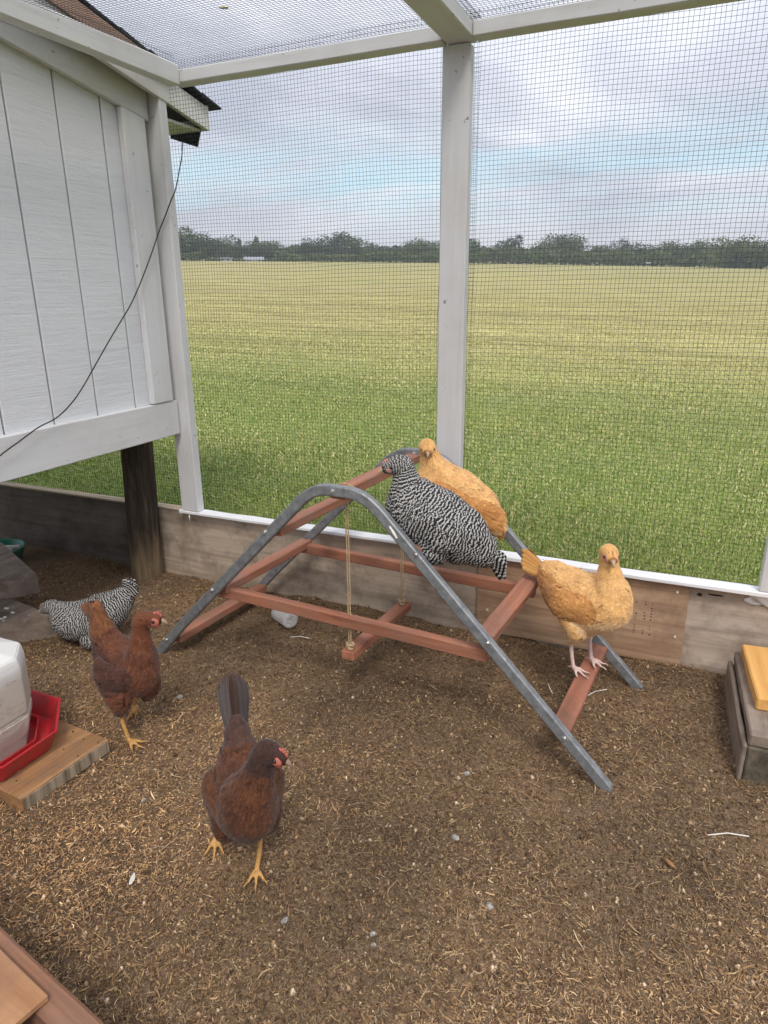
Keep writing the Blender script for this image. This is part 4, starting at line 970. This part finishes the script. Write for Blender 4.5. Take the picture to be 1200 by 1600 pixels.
def hen(name, label, loc, yaw, S, colors, scale=1.0):
    root = thing(name, label, 'hen', loc, yaw, 'hens in the run'); root.scale = (scale,) * 3
    bm = bmesh.new()
    sp = S['spine']; sweep(bm, [s[:3] for s in sp], [s[3] for s in sp], [s[4] for s in sp], 7)
    for th_ in S.get('thighs', []): sweep(bm, [s[:3] for s in th_], [s[3] for s in th_], [s[3] for s in th_], 6)
    for wg in S.get('wings', []): sweep(bm, [s[:3] for s in wg], [s[3] for s in wg], [s[4] for s in wg], 6)
    legpts = []
    for lg in S.get('legs', []):
        shank = lg['shank']; tube_bm(bm, catmull(shank, 4), lg.get('r', 0.0060), 10)
        f = Vector(shank[-1]); legpts += [Vector(p) for p in catmull(shank, 6)]
        d0 = lg['yaw']
        for k, (ang, ln_) in enumerate(((-0.55, 0.050), (0.0, 0.060), (0.55, 0.050), (pi, 0.024))):
            d = Vector((cos(d0 + ang), sin(d0 + ang), 0)); up_ = Vector((0, 0, 1)); cu = lg.get('curl', 0.0)
            if lg.get('dir'): d = Matrix(lg['dir']) @ d; up_ = Matrix(lg['dir']) @ up_
            pts = [f, f + d * ln_ * .3 + up_ * 0.005, f + d * ln_ * .62 - up_ * (0.001 + cu * .3), f + d * ln_ * .85 + up_ * (0.0015 - cu * .7), f + d * ln_ * 1.12 - up_ * (0.003 + cu * 1.3)]
            tube_bm(bm, catmull(pts, 3), [0.0060 - 0.00038 * q_ for q_ in range(12)] + [0.0014], 8); legpts += pts[1:]
    me0 = bpy.data.meshes.new('t'); bm.to_mesh(me0); bm.free(); tmp = bpy.data.objects.new('t', me0); COL.objects.link(tmp)
    md = tmp.modifiers.new('r', 'REMESH'); md.mode = 'VOXEL'; md.voxel_size = 0.0030
    ms = tmp.modifiers.new('s', 'SMOOTH'); ms.factor = 0.5; ms.iterations = 3
    dg = bpy.context.evaluated_depsgraph_get(); me = bpy.data.meshes.new_from_object(tmp.evaluated_get(dg)); bpy.data.objects.remove(tmp)
    me.name = 'body'; me.materials.clear()
    for mm in (colors['skin'], colors['shank']): me.materials.append(M[mm])
    me.polygons.foreach_set('use_smooth', [True] * len(me.polygons))
    V = np.empty(len(me.vertices) * 3, dtype=np.float32); me.vertices.foreach_get('co', V); V = V.reshape(-1, 3)
    VN = np.empty(len(V) * 3, dtype=np.float32); me.vertices.foreach_get('normal', VN); VN = VN.reshape(-1, 3)
    hc_ = np.array(sp[-3][:3]); body_w = np.clip((np.linalg.norm(V - hc_[None], axis=1) - .04) / .03, 0, 1) * np.clip((V[:, 2] - S.get('fold_z', .10)) / .03, 0, 1)
    amp_ = np.array([mnoise.noise(Vector((v[0] * 22, v[1] * 30, v[2] * 30))) + .5 * mnoise.noise(Vector(v) * 60) for v in V])
    V = V + VN * (amp_ * body_w * S.get('fold', .0030))[:, None]; me.vertices.foreach_set('co', V.astype(np.float32).ravel()); me.update()
    nf = len(me.polygons); cen = np.empty(nf * 3, dtype=np.float32); me.polygons.foreach_get('center', cen); cen = cen.reshape(-1, 3)
    nor = np.empty(nf * 3, dtype=np.float32); me.polygons.foreach_get('normal', nor); nor = nor.reshape(-1, 3)
    ar = np.empty(nf, dtype=np.float32); me.polygons.foreach_get('area', ar)
    # nearest chain: which part of the hen a face belongs to
    arc = []; chains = []                     # rows: point, flow, radius, region, size, width
    C = catmull([s[:3] for s in sp], 10); m_ = len(sp) - 1
    for i, c in enumerate(C):
        t = i / 10; k = min(int(t), m_ - 1); f = t - k
        fl = (C[max(i - 1, 0)] - C[min(i + 1, len(C) - 1)]).normalized()
        chains.append((c, fl, (sp[k][4] * (1 - f) + sp[k + 1][4] * f), 0, t / m_)); arc.append(0 if i == 0 else arc[-1] - (c - C[i - 1]).length)
    for th_ in S.get('thighs', []):
        C2 = catmull([s[:3] for s in th_], 8)
        for i, c in enumerate(C2): chains.append((c, (C2[min(i + 1, len(C2) - 1)] - C2[max(i - 1, 0)]).normalized(), th_[-1][3] * 1.2, 1, i / (len(C2) - 1))); arc.append(0 if i == 0 else arc[-1] + (c - C2[i - 1]).length)
    for wg in S.get('wings', []):
        C2 = catmull([s[:3] for s in wg], 8)
        for i, c in enumerate(C2): chains.append((c, (C2[min(i + 1, len(C2) - 1)] - C2[max(i - 1, 0)]).normalized(), wg[1][4] * 0.9, 2, i / (len(C2) - 1))); arc.append(0 if i == 0 else arc[-1] + (c - C2[i - 1]).length)
    CP = np.array([c[0] for c in chains]); CF = np.array([c[1] for c in chains]); CR = np.array([c[2] for c in chains]); CG = np.array([c[3] for c in chains]); CT = np.array([c[4] for c in chains])
    rg = np.random.default_rng(abs(hash(label)) % 1000 if False else len(label) * 7 + 3)
    best = np.argmin(((cen[:, None, :] - CP[None]) ** 2).sum(-1) / (CR[None] ** 2), axis=1) if nf < 90000 else None
    LP = np.array([tuple(p) for p in legpts]) if legpts else np.zeros((0, 3))
    isleg = np.zeros(nf, bool)
    if len(LP): isleg = (((cen[:, None, :] - LP[None]) ** 2).sum(-1).min(1) < 0.011 ** 2) & (((cen[:, None] - np.array([s[:3] for t_ in S.get('thighs', [[(9, 9, 9, 0)]]) for s in t_[:-1]])[None]) ** 2).sum(-1).min(1) > 0.02 ** 2)
    me.polygons.foreach_set('material_index', isleg.astype(np.int32))
    body = link('body', me, root)
    bvh = BVHTree.FromPolygons([tuple(v) for v in V], [tuple(p.vertices) for p in me.polygons])
    reg, tt = CG[best], CT[best]
    # feather length and width by place: tail root .. body .. neck .. head
    TX = [0, .15, .35, .55, .68, .80, .90, 1.0]
    Ls = np.interp(tt, TX, [.040, .038, .034, .030, .026, .019, .0085, .005]) ; Ws = np.interp(tt, TX, [.017, .017, .016, .014, .010, .0062, .0042, .0032])
    Ls = np.where(reg == 1, .024 - .012 * tt, Ls); Ws = np.where(reg == 1, .010 - .004 * tt, Ws)
    Ls = np.where(reg == 2, np.interp(tt, [0, .4, 1], [.020, .034, .055]), Ls); Ws = np.where(reg == 2, np.interp(tt, [0, .4, 1], [.013, .017, .015]), Ws)
    fscale = S.get('fscale', 0.72); Ls *= fscale; Ws *= fscale * 0.92
    dens = 1 / (Ls * Ws * 0.135) * np.where(tt > 0.8, 0.8, 1); dens = np.where(isleg, 0, dens)
    fpt = Vector(sp[-1][:3]); fd_ = (Vector(sp[-1][:3]) - Vector(sp[-2][:3])).normalized()
    dface = np.linalg.norm(cen - np.array(fpt)[None], axis=1); dens = np.where(dface < S.get('bare', 0.011), 0, dens)
    w_ = ar * dens; n_ = int(w_.sum()); pick = rg.choice(nf, n_, p=w_ / w_.sum())
    FV, FD, FC, FP, FF = [], [], [], [], []
    prof = [(0.0, .45), (.30, .85), (.62, 1.0), (.86, .80), (1.0, .22)]
    def emit(rows, L, rnd_, col, per):
        b0 = len(FV)
        for (c, n, fl, v, w) in rows:
            lat = n.cross(fl).normalized()
            for u in (-1, 0, 1):
                FV.append(c + lat * (u * w / 2) - n * (abs(u) * w * 0.13)); FD.append(((1 - v) * L * 10, float(u), rnd_, 1)); FC.append((*col, 1)); FP.append(per[0] + per[1] * v)
        for i in range(len(rows) - 1):
            for j in (0, 1): FF.append((b0 + i * 3 + j, b0 + i * 3 + j + 1, b0 + (i + 1) * 3 + j + 1, b0 + (i + 1) * 3 + j))
    def phase(f, p, L):
        per = 0.0048 if (reg[f] == 0 and tt[f] > .86) else (0.0070 if (reg[f] == 0 and tt[f] > .66) else 0.0090)
        sv = arc[best[f]] + (p - chains[best[f]][0]).dot(chains[best[f]][1]) + 0.006 * mnoise.noise(p * 45)
        return (sv / per + float(rg.normal(0, .13)), L / per)
    def shade_(c, p):
        q_ = 1 + 0.22 * mnoise.noise(p * 38 + Vector((5, 2, 9))); return (c[0] * q_, c[1] * q_ * (1 + .06 * (q_ - 1)), c[2] * q_)
    for f in pick:
        p = Vector(cen[f]) + Vector(rg.normal(0, 0.0012, 3)); n = Vector(nor[f]); fl = Vector(CF[best[f]])
        if reg[f] == 0 and tt[f] < 0.6 and n.z < -0.3: fl = (fl + Vector((-0.1, 0, -0.25))).normalized()
        fl = fl + Vector(rg.normal(0, 0.07, 3)); fl = fl - n * fl.dot(n)
        if fl.length < 0.15: continue
        fl.normalize(); L = Ls[f] * rg.uniform(.8, 1.2); w0 = Ws[f] * rg.uniform(.85, 1.15); rnd_ = float(rg.random())
        lift = rg.uniform(.02, .08) * (rg.uniform(1.3, 2.2) if rg.random() < .04 else 1) * (1.6 if tt[f] < .3 and reg[f] == 0 else 1.0); rows = []; q = p.copy(); pv = 0
        for v, pw in prof:
            q = q + fl * (L * (v - pv)); pv = v
            h = bvh.find_nearest(q)
            if h[0] is None: break
            q = h[0]; nn = h[1]; fl2 = fl - nn * fl.dot(nn)
            if fl2.length < .1: break
            fl = fl2.normalized(); rows.append((q + nn * (0.0012 + L * lift * v * v + (0.002 if reg[f] == 2 else 0)), nn, fl, v, w0 * pw))
        if len(rows) < 4: continue
        emit(rows, L, rnd_, shade_(colors['fn'](reg[f], tt[f], rnd_, p, n), p), phase(f, p, L))
    # flight feathers along the lower rear of each folded wing
    for wg, sd_ in zip(S.get('wings', []), (1, -1, 1, -1)):
        a_, b_, c_ = Vector(wg[0][:3]), Vector(wg[len(wg) // 2][:3]), Vector(wg[-1][:3]); ax = (c_ - a_).normalized(); out = Vector((0, sd_, 0)); dn = ax.cross(out); dn = dn if dn.z < 0 else -dn
        for i in range(9):
            st_ = a_.lerp(c_, 0.25 + 0.055 * i) + dn * (wg[1][4] * (0.85 - 0.12 * i)) + out * (wg[1][3] * 1.05 + 0.0012 * (9 - i))
            fl = (ax + dn * (0.10 - 0.015 * i)).normalized(); L = (0.085 + 0.004 * i) * fscale; rows = []
            for v, pw in prof: rows.append((st_ + fl * (L * v) - out * (0.016 * v * v), out, fl, v, 0.0175 * pw * fscale))
            emit(rows, L, float(rg.random()), colors['fn'](3, i / 9, float(rg.random()), st_, out), (0.0, L / 0.0115))
    V_ = np.array([tuple(v) for v in FV]); mp_ = mesh_np('plumage', V_, np.array(FF), M[colors['plumage']], True)
    def putattr(me_, D, Cc, Pp):
        at = me_.attributes.new('fd', 'FLOAT_COLOR', 'POINT'); at.data.foreach_set('color', np.array(D, dtype=np.float32).ravel())
        at = me_.attributes.new('fc', 'FLOAT_COLOR', 'POINT'); at.data.foreach_set('color', np.array(Cc, dtype=np.float32).ravel())
        at = me_.attributes.new('fp', 'FLOAT', 'POINT'); at.data.foreach_set('value', np.array(Pp, dtype=np.float32))
    putattr(mp_, FD, FC, FP); pl = link('plumage', mp_, root); pl['kind'] = 'stuff'
    # tail fan
    T = S['tail']; base = Vector(T['at']); d0 = Vector(T['dir']).normalized(); lat = Vector((0, 1, 0)); lat = (lat - d0 * lat.dot(d0)).normalized(); vt = d0.cross(lat)
    if vt.x > 0: vt = -vt                       # points to the rear side
    FV, FD, FC, FP, FF = [], [], [], [], []
    nt = T.get('n', 7)
    for sd_ in (-1, 1):
        for i in range(nt):
            f = i / (nt - 1); ang = (T.get('spread', 0.55)) * (0.5 - f)
            d = (d0 * cos(ang) - vt * sin(ang) * 1.0 + lat * sd_ * (T.get('tent', .10) + .16 * f)).normalized()
            fl_ = T.get('flat', .35); n = (lat * sd_ * (1 - fl_ * .6) - vt * fl_).normalized(); n = (n - d * n.dot(d)).normalized()
            L = T['L'] * (1.0 - 0.28 * f ** 1.5) * rg.uniform(.94, 1.05); w0 = T.get('w', .024); st_ = base + lat * sd_ * (0.006 + 0.010 * f) + vt * (0.020 * f) - d * 0.03
            rows = []
            for v, pw in [(0, .35), (.2, .6), (.4, .85), (.6, 1.0), (.8, 1.0), (.93, .75), (1.0, .25)]:
                rows.append((st_ + d * (L + .03) * v + vt * (T.get('curve', .02) * v * v) + n * (0.002 * i * .4), n, d, v, w0 * pw))
            emit(rows, L, float(rg.random()), colors['tail'](f, float(rg.random())), (0.3 * i, (L + .03) / 0.0115))
    mt = mesh_np('tail_feathers', np.array([tuple(v) for v in FV]), np.array(FF), M[colors['plumage']], True); putattr(mt, FD, FC, FP)
    tl = link('tail_feathers', mt, root)
    sol = tl.modifiers.new('thick', 'SOLIDIFY'); sol.thickness = 0.0008
    # head furniture
    hp = Vector(sp[-2][:3]); hd = fd_.copy(); hl = Vector((-hd.y, hd.x, 0)).normalized(); hu = hd.cross(hl)
    if hu.z < 0: hu = -hu
    R3 = Matrix((hd, hl, hu)).transposed(); tip0 = Vector(sp[-1][:3]); k_ = S.get('hk', 1.18)
    def H(x_, y_, z_): return tip0 + R3 @ Vector((x_ * k_, y_ * k_, z_ * k_))
    bm = bmesh.new()
    tube_bm(bm, [H(-.004, 0, .001), H(.004, 0, .0012), H(.010, 0, -.0002), H(.0155, 0, -.0038), H(.0175, 0, -.0065)], [.0062 * k_, .0055 * k_, .0042 * k_, .0022 * k_, .0007], 10)
    tube_bm(bm, [H(-.004, 0, -.004), H(.004, 0, -.0048), H(.0105, 0, -.0056)], [.0050 * k_, .0040 * k_, .0012], 8)
    bm_obj('beak', bm, M[colors['beak']], root, smooth=True)
    for s_ in (-1, 1):
        bm = bmesh.new(); Mx = R3.to_4x4() @ Matrix.Diagonal((.0135 * k_, .0045 * k_, .0098 * k_, 1)); Mx.translation = H(-.013, s_ * .0108, -.0010)
        bmesh.ops.create_icosphere(bm, subdivisions=3, radius=1, matrix=Mx)
        Mx = R3.to_4x4() @ Matrix.Diagonal((.0055 * k_, .0025 * k_, .0060 * k_, 1)); Mx.translation = H(-.021, s_ * .0125, -.0085)
        bmesh.ops.create_icosphere(bm, subdivisions=2, radius=1, matrix=Mx)
        bm_obj('face_skin', bm, M[colors['face']], root, smooth=True)
        bm = bmesh.new(); Mx = Matrix.Translation(H(-.0125, s_ * .0148, .0012)) @ Matrix.Scale(.0036 * k_, 4); bmesh.ops.create_icosphere(bm, subdivisions=3, radius=1, matrix=Mx)
        eye = bm_obj('eye', bm, M['eye_dark'], root, smooth=True)
        bm = bmesh.new(); wl_ = S.get('wattle', .6)
        Mx = R3.to_4x4() @ Matrix.Diagonal((.0045 * k_, .0016 * k_, .0085 * k_ * wl_, 1)); Mx.translation = H(-.003, s_ * .0045, -.0080 - .003 * wl_)
        bmesh.ops.create_icosphere(bm, subdivisions=2, radius=1, matrix=Mx)
        bm_obj('wattle', bm, M[colors['face']], root, smooth=True)
    bm = bmesh.new(); ch = S.get('comb', .6); n = 22; A, B, Cc = [], [], []
    for i in range(n + 1):
        t = i / n; x_ = .003 - .026 * t; zb = .0065 + .0075 * sin(pi * min(1, t * .9 + .1)) * 1.0
        hgt_ = ch * (.0065 * sin(pi * (t * .85 + .12)) + .0055 * abs(sin(5 * pi * t)) * (1 - .4 * t))
        A.append(bm.verts.new(H(x_, .0020, zb - .003))); B.append(bm.verts.new(H(x_ - .002 * t, 0, zb + hgt_))); Cc.append(bm.verts.new(H(x_, -.0020, zb - .003)))
    for i in range(n):
        bm.faces.new((A[i], A[i + 1], B[i + 1], B[i])); bm.faces.new((B[i], B[i + 1], Cc[i + 1], Cc[i])); bm.faces.new((Cc[i], Cc[i + 1], A[i + 1], A[i]))
    bm.faces.new((A[0], B[0], Cc[0])); bm.faces.new((A[-1], Cc[-1], B[-1]))
    bm_obj('comb', bm, M[colors['face']], root, smooth=True)
    return root

def lerp3(a, b, t): return tuple(a[i] * (1 - t) + b[i] * t for i in range(3))
def buff_fn(reg, t, r_, p, n):
    c = lerp3((0.62, 0.33, 0.12), (0.72, 0.43, 0.175), r_)
    if reg == 1: c = lerp3(c, (0.80, 0.62, 0.38), .55)
    if reg == 0 and n.z < -0.2: c = lerp3(c, (0.78, 0.58, 0.34), .5)
    if reg == 2: c = lerp3((0.46, 0.20, 0.06), (0.58, 0.29, 0.095), r_)
    if reg == 3: c = lerp3((0.45, 0.19, 0.05), (0.56, 0.27, 0.08), r_)
    if reg == 0 and t > .6: c = lerp3(c, (0.64, 0.35, 0.11), .5)
    return c
def red_fn(reg, t, r_, p, n):
    c = lerp3((0.095, 0.033, 0.017), (0.155, 0.058, 0.029), r_)
    if reg == 2: c = lerp3((0.055, 0.024, 0.017), (0.105, 0.045, 0.030), r_)
    if reg == 3: c = lerp3((0.05, 0.022, 0.017), (0.095, 0.042, 0.030), r_)
    if reg == 0 and t > .6: c = lerp3((0.115, 0.037, 0.017), (0.18, 0.063, 0.028), r_)
    if reg == 0 and t < .2: c = lerp3((0.14, 0.054, 0.024), (0.25, 0.10, 0.042), r_)
    if reg == 1: c = lerp3(c, (0.15, 0.08, 0.06), .5)
    return c
def dark_fn(reg, t, r_, p, n):
    c = lerp3((0.048, 0.018, 0.009), (0.115, 0.041, 0.017), r_)
    if reg == 0 and t > .66: c = lerp3((0.030, 0.015, 0.011), (0.060, 0.027, 0.020), r_)
    if reg == 2: c = lerp3((0.06, 0.022, 0.010), (0.14, 0.054, 0.021), r_)
    if reg == 0 and t < .2: c = lerp3((0.055, 0.028, 0.021), (0.095, 0.046, 0.034), r_)
    return c
bar_fn = lambda reg, t, r_, p, n: (.5, .5, .5)
BUFF = dict(skin='skin_buff', shank='shank_pink', face='face_pink', beak='beak_horn', plumage='plumage_buff', fn=buff_fn, tail=lambda f, r_: lerp3((0.50, 0.24, 0.07), (0.62, 0.33, 0.11), r_))
RED = dict(skin='skin_red', shank='shank_yellow', face='face_red', beak='beak_horn', plumage='plumage_red', fn=red_fn, tail=lambda f, r_: (0.035, 0.022, 0.018) if f < 0.3 else lerp3((0.14, 0.06, 0.03), (0.24, 0.105, 0.045), r_))
DARK = dict(skin='skin_red', shank='shank_yellow', face='face_red', beak='beak_dark', plumage='plumage_dark', fn=dark_fn, tail=lambda f, r_: lerp3((0.032, 0.018, 0.014), (0.08, 0.042, 0.032), r_))
BARR = dict(skin='skin_barred', shank='shank_yellow', face='face_pink', beak='beak_horn', plumage='plumage_barred', fn=bar_fn, tail=lambda f, r_: (.5, .5, .5))

def wings_for(side_y, y_out, x0, x1, z0, z1, thick=.016, tall=.046):
    y_out += .007; z0 -= .008
    return [[(x0, s * side_y, z0, thick * .8, tall * .7), (x0 * .5 + x1 * .5, s * y_out, z0 * .5 + z1 * .5, thick, tall), (x1, s * side_y * .72, z1, thick * .5, tall * .45)] for s in (1, -1)]
def standing(neck, legs, tail, hk=1.18, **k):
    S = dict(spine=[(-.150, 0, .262, .020, .026), (-.115, 0, .240, .046, .052), (-.060, 0, .215, .070, .074), (.000, 0, .205, .080, .082), (.055, 0, .218, .070, .076)] + neck,
             thighs=[[(-.015, s * .040, .170, .040), (.010, s * .046, .140, .030), (-.004, s * .044, .108, .017), (-.012, s * .042, .092, .009)] for s in (1, -1)],
             wings=wings_for(.066, .076, .045, -.110, .222, .225), legs=legs, tail=tail, hk=hk)
    S.update(k); return S

# 1 buff hen standing on the lowest right rung, head turned to the camera
yA = radians(-30)
hdA = Vector((cos(radians(-70) - yA), sin(radians(-70) - yA), -0.12)).normalized()
def neck_to(base, top, hd, r0=.052, hr=.0245, tap=(.78, .58)):
    b = Vector(base); t_ = Vector(top); m1 = b.lerp(t_, .38); m2 = b.lerp(t_, .72)
    h1 = t_ + hd * .013 + Vector((0, 0, .006)); h2 = h1 + hd * .023 - Vector((0, 0, .001)); h3 = h2 + hd * .011 - Vector((0, 0, .002))
    return [(*b, r0, r0 * 1.04), (*m1, r0 * tap[0], r0 * (tap[0] + .02)), (*m2, r0 * tap[1], r0 * (tap[1] + .02)), (*t_, hr * 1.06, hr * 1.06), (*h1, hr, hr * 1.02), (*h2, hr * .70, hr * .74), (*h3, hr * .42, hr * .46)]
legsA = [dict(shank=[(-.012, s * .042, .098), (-.006, s * .042, .055), (.004, s * .040, .010)], yaw=-0.1, curl=0.004) for s in (1, -1)]
hen('buff_hen', 'golden buff hen standing on the lowest right rung with its face towards the camera', (-.187, 1.848, .124), yA,
    standing(neck_to((.074, 0, .255), (.054, 0, .372), hdA, .052, .0225, (.66, .47)), legsA, dict(at=(-.160, 0, .262), dir=(-1, 0, .10), L=.085, spread=.35, n=5, w=.026, tent=.08, curve=-.012)), BUFF, 1.0)

# 2 buff hen perched on the upper right rung, behind the barred one
fe = Vector((cos(TH), sin(TH), 0)); fn_ = Vector((-sin(TH), cos(TH), 0))
def on_frame(s, k, z_): p = FC + fe * s + fn_ * k; return (p.x, p.y, z_)
def perched(neck, tail, legs=None, **k):
    S = dict(spine=[(-.140, 0, -.040, .022, .026), (-.110, 0, -.012, .046, .048), (-.060, 0, .020, .072, .076), (-.005, 0, .048, .084, .088), (.045, 0, .084, .068, .078)] + neck,
             thighs=[[(-.02, s * .045, .030, .044), (-.005, s * .052, -.004, .036), (-.025, s * .045, -.030, .018)] for s in (1, -1)],
             wings=wings_for(.064, .078, .040, -.105, .085, .012), legs=legs if legs is not None else [dict(shank=[(-.006, s * .036, .020), (.000, s * .036, .012), (.004, s * .036, .008)], yaw=0.0, curl=0.006) for s in (1, -1)], tail=tail)
    S['fold_z'] = -.06; S.update(k); return S
yB = radians(186); hdB = Vector((cos(radians(-68) - yB), sin(radians(-68) - yB), -0.15)).normalized()
hen('buff_hen', 'golden buff hen perched on the upper right rung behind the barred hen, neck stretched up', on_frame(.196, .085, .540), yB,
    perched(neck_to((.064, 0, .125), (.088, 0, .200), hdB, .045), dict(at=(-.140, 0, -.042), dir=(-1, 0, -.75), L=.030, spread=.5, n=5, w=.026, tent=.05, curve=-.012)), BUFF, 0.97)
# 3 barred hen perched in front of it
yC = radians(192); hdC = Vector((cos(radians(212) - yC), sin(radians(212) - yC), -0.16)).normalized()
hen('barred_hen', 'black and white barred hen perched in front of the buff hen', on_frame(.232, -.150, .534), yC,
    perched(neck_to((.064, 0, .118), (.078, 0, .192), hdC, .046), dict(at=(-.150, 0, -.048), dir=(-1, 0, -.62), L=.055, spread=.5, n=5, w=.024, tent=.05, curve=-.012)), BARR, 1.05)
# 4 barred hen dust bathing
yD = radians(222); hdD = Vector((cos(radians(205) - yD), sin(radians(205) - yD), -0.22)).normalized()
hen('barred_hen', 'barred black and white hen lying on the litter beside the timber, tail raised', (-1.835, 1.575, 0.012), yD,
    dict(spine=[(-.138, 0, .165, .024, .030), (-.112, 0, .135, .048, .050), (-.060, 0, .100, .074, .072), (.000, 0, .080, .086, .078), (.052, 0, .082, .074, .070)] + neck_to((.078, 0, .102), (.112, 0, .146), hdD, .054, .026),
         thighs=[[(-.03, s * .055, .06, .045), (.00, s * .07, .03, .035), (-.03, s * .075, .02, .02)] for s in (1, -1)], wings=wings_for(.070, .084, .045, -.100, .085, .110), legs=[], fold_z=.0,
         tail=dict(at=(-.140, 0, .165), dir=(-.45, 0, 1), L=.062, spread=.8, n=6, w=.024, tent=.16, curve=.0)), BARR, 0.93)
# 5 red hen walking by the waterer
yE = radians(-12); hdE = Vector((cos(radians(32) - yE), sin(radians(32) - yE), -0.10)).normalized()
legsE = [dict(shank=[(-.012, -.042, .098), (.002, -.042, .055), (.016, -.040, .010)], yaw=0.1), dict(shank=[(-.030, .042, .105), (-.060, .042, .075), (-.080, .042, .045)], yaw=0.0, curl=.014, dir=((.2, 0, .98), (0, 1, 0), (-.98, 0, .2)))]
hen('red_hen', 'reddish brown hen with a dark tipped raised tail walking past the waterer board', (-1.290, 1.212, 0.0), yE,
    standing([], legsE, dict(at=(-.120, 0, .350), dir=(-.16, 0, 1), L=.036, spread=.5, n=6, w=.022, tent=.05, curve=.004),
             spine=[(-.122, 0, .365, .014, .022), (-.116, 0, .328, .020, .032), (-.102, 0, .280, .032, .043), (-.064, 0, .230, .050, .058), (-.012, 0, .203, .055, .066), (.028, 0, .214, .051, .066)] + neck_to((.048, .004, .256), (.066, .010, .368), hdE, .040, .0210, (.72, .52)), wings=wings_for(.050, .064, .036, -.075, .222, .228), comb=.9, wattle=.9), RED, 1.0)
# 6 dark red hen walking towards the camera
yF = radians(-50); hdF = Vector((cos(radians(5) - yF), sin(radians(5) - yF), -0.28)).normalized()
legsF = [dict(shank=[(-.008, .030, .098), (.006, .024, .055), (.020, .012, .009)], yaw=-0.15), dict(shank=[(-.030, -.044, .105), (-.080, -.062, .070), (-.100, -.072, .016)], yaw=-0.2, curl=.006, dir=((.9, 0, .43), (0, 1, 0), (-.43, 0, .9)))]
hen('red_hen', 'dark mahogany hen with a tall dark tail and pink face striding towards the camera', (-.737, .945, 0.0), yF,
    standing([], legsF, dict(at=(-.120, 0, .290), dir=(-.30, 0, 1), L=.140, spread=.22, n=9, w=.024, tent=-.04, flat=.9, curve=.01),
             spine=[(-.128, 0, .315, .016, .026), (-.118, 0, .275, .030, .042), (-.085, 0, .235, .048, .058), (-.040, 0, .208, .063, .072), (.005, 0, .198, .070, .078), (.048, .003, .216, .064, .074)] + neck_to((.068, .014, .262), (.086, .044, .372), hdF, .048, .0225, (.76, .56)), wings=wings_for(.054, .066, .040, -.085, .215, .225), comb=1.0, wattle=.9), DARK, 0.92)

# haze over the field
bm = bmesh.new(); bmesh.ops.create_cube(bm, size=1)
for v in bm.verts: v.co = Vector((v.co.x * 1900, v.co.y * 1900, -60 if v.co.z < 0 else 75))
hz = bm_obj('haze', bm, [], None); hz['kind'] = 'stuff'
hm = bpy.data.materials.new('haze_air'); hm.use_nodes = True; hm.node_tree.nodes.clear()
ho = hm.node_tree.nodes.new('ShaderNodeOutputMaterial'); hv = hm.node_tree.nodes.new('ShaderNodeVolumePrincipled')
hv.inputs['Density'].default_value = 0.0010; hv.inputs['Color'].default_value = (0.86, 0.92, 1.0, 1); hv.inputs['Anisotropy'].default_value = 0.2
hm.node_tree.links.new(hv.outputs[0], ho.inputs['Volume']); hz.data.materials.append(hm)
